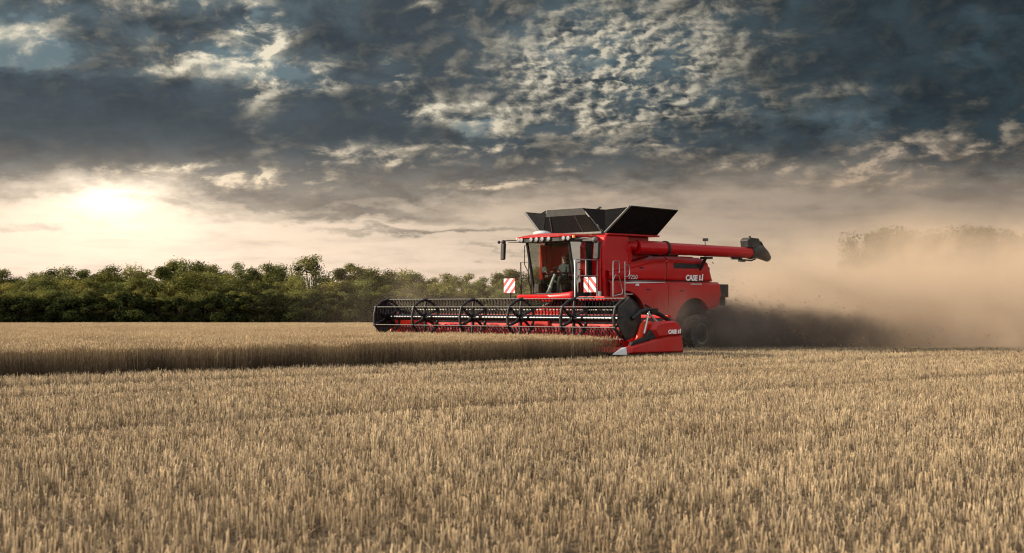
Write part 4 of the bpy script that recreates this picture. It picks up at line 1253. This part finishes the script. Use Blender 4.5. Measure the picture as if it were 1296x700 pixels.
# ---------------------------------------------------------------- dust and chaff
def dust_box(name, u0, u1, v0, v1, z0, z1, label, build):
    """volume box in the frame of the combine's trail: u runs backwards from the rear axle, v to its left"""
    o = MB().box(u0, u1, v0, v1, z0, z1)
    m = bpy.data.materials.new(name + '_air'); m.use_nodes = True
    t = NT(m.node_tree); t.n.clear()
    out = t.new('ShaderNodeOutputMaterial')
    p = t.new('ShaderNodeTexCoord').outputs['Object']
    dens, colr, aniso = build(t, p)
    pv_ = t.new('ShaderNodeVolumePrincipled')
    pv_.inputs['Color'].default_value = (*colr, 1); pv_.inputs['Anisotropy'].default_value = aniso
    t.put(pv_.inputs['Density'], dens)
    t.l.new(pv_.outputs[0], out.inputs['Volume'])
    ob = o.build(name, m)
    bx, by = to_world(-3.9, 0)
    ob.location = (bx, by, 0); ob.rotation_euler = (0, 0, YAW + math.pi)
    return tag(ob, label, 'dust', kind='stuff')


def big_dust(t, p):
    u, v, z = t.sep(p)
    w = t.vm('SUBTRACT', t.noise(p, .16, 3, .6, color=True), (.5, .5, .5))
    q = t.vm('MULTIPLY_ADD', w, (6, 6, 4.0), p)
    u2, v2, z2 = t.sep(q)
    start = t.ss(u2, -1.5, 5.0)
    width = t.lin(u, 0, 40, 2.8, 10.0)
    drift = t.mul(t.m('MAXIMUM', u, 0.0), -.10)
    lat = t.m('DIVIDE', t.sub(v2, drift), width)
    lat = t.m('POWER', EXPO, t.mul(lat, lat))
    top = t.lin(u, -1, 20, 3.4, 5.6)
    vert = t.ss(t.m('DIVIDE', t.add(z2, 2.0), t.add(top, 2.0)), 1.15, .45)
    n = t.ss(t.add(t.mul(t.noise(q, .22, 4, .6, .5), .6), t.mul(t.noise(q, .75, 5, .6), .4)), .44, .56)
    far = t.lin(u, 22, 60, 1.0, .35)
    d = t.mul(t.mul(t.mul(start, lat), t.mul(vert, far)), t.mul(t.add(.07, t.mul(n, 1.6)), t.sub(1.0, t.mul(t.mul(t.ss(u, 18, 7), t.ss(z2, 2.4, .8)), .85))))
    return t.mul(d, DUST_D), (.82, .66, .49), .2


def low_dust(t, p):
    u, v, z = t.sep(p)
    w = t.vm('SUBTRACT', t.noise(p, .7, 3, .6, color=True), (.5, .5, .5))
    q = t.vm('MULTIPLY_ADD', w, (2.2, 2.2, 1.6), p)
    u2, v2, z2 = t.sep(q)
    lat = t.m('DIVIDE', v2, t.lin(u, -1, 16, 2.0, 3.4)); lat = t.m('POWER', EXPO, t.mul(lat, lat))
    top = t.lin(u, 0, 17, 1.9, .55)
    vert = t.ss(t.m('DIVIDE', t.add(z2, .6), t.add(top, .6)), 1.12, .72)
    ends = t.mul(t.ss(u2, -1.2, 1.0), t.ss(u2, 15, 6))
    n = t.ss(t.noise(q, .8, 5, .65), .45, .56)
    d = t.mul(t.mul(lat, t.mul(vert, ends)), t.add(.25, n))
    return t.mul(d, 2.2), (.15, .125, .105), .1


def wisp(t, p):
    """thin dust hanging round the machine's flank and the front wheels"""
    u, v, z = t.sep(p)
    n = t.ss(t.noise(p, .55, 5, .65, .4), .45, .72)
    a = t.vm('MULTIPLY', t.vm('SUBTRACT', p, (-1.7, -2.7, 1.2)), (1 / 1.6, 1 / 1.0, 1 / .75)); a = t.m('POWER', EXPO, t.vm('DOT_PRODUCT', a, a))
    b = t.vm('MULTIPLY', t.vm('SUBTRACT', p, (.3, -2.9, .6)), (1 / 1.8, 1 / .9, 1 / .8)); b = t.m('POWER', EXPO, t.vm('DOT_PRODUCT', b, b))
    c = t.vm('MULTIPLY', t.vm('SUBTRACT', p, (-2.0, 9.0, 1.6)), (1 / 6.0, 1 / 5.0, 1 / 1.8)); c = t.m('POWER', EXPO, t.vm('DOT_PRODUCT', c, c))
    d = t.mul(t.add(t.add(t.mul(a, .42), t.mul(b, .40)), t.mul(c, .055)), t.add(.10, n))
    return d, (.72, .58, .44), .2


DUST_D = .36
dust_box('dust_cloud', -4, 78, -24, 13, -3.4, 9.5, 'tan dust cloud billowing behind the combine and drifting right', big_dust)
dust_box('chaff_cloud', -1.9, 19, -6.5, 5.5, -.9, 3.2, 'dark low cloud of chaff and soil blown out behind the rear wheels', low_dust)
dust_box('thin_dust', -8, 3.4, -6.0, 16, -.2, 4.4, 'thin dust hanging round the flank of the combine', wisp)

# loose straw flakes flying behind the chopper
N_ = 5200
fu = rng.gamma(1.6, 3.2, N_) + .8; fv = rng.normal(0, 1, N_) * (1.3 + .10 * fu); fz = np.abs(rng.normal(0, .75, N_)) * np.clip(1.25 - fu * .03, .3, 2) + .05
ok = fu < 26
fu, fv, fz = fu[ok], fv[ok], fz[ok]
wx, wy = to_world(-4.6 - fu, fv)
c = np.stack([wx, wy, ter(wx, wy) + fz], 1)
d1 = rng.normal(0, 1, (len(c), 3)); d1 /= np.linalg.norm(d1, axis=1)[:, None]
d2 = np.cross(d1, rng.normal(0, 1, (len(c), 3))); d2 /= np.linalg.norm(d2, axis=1)[:, None]
L_ = rng.uniform(.02, .06, len(c))[:, None]; W_ = rng.uniform(.006, .015, len(c))[:, None]
sp_ = Soup(); sp_.quads(np.stack([c - d1 * L_ - d2 * W_, c - d1 * L_ + d2 * W_, c + d1 * L_ + d2 * W_, c + d1 * L_ - d2 * W_], 1), np.clip(rng.normal(.35, .2, len(c)), 0, 1))
tag(link('flying_chaff', sp_.mesh('flying_chaff', M_WHEAT)), 'straw flakes flying low behind the combine', 'chaff', kind='stuff')
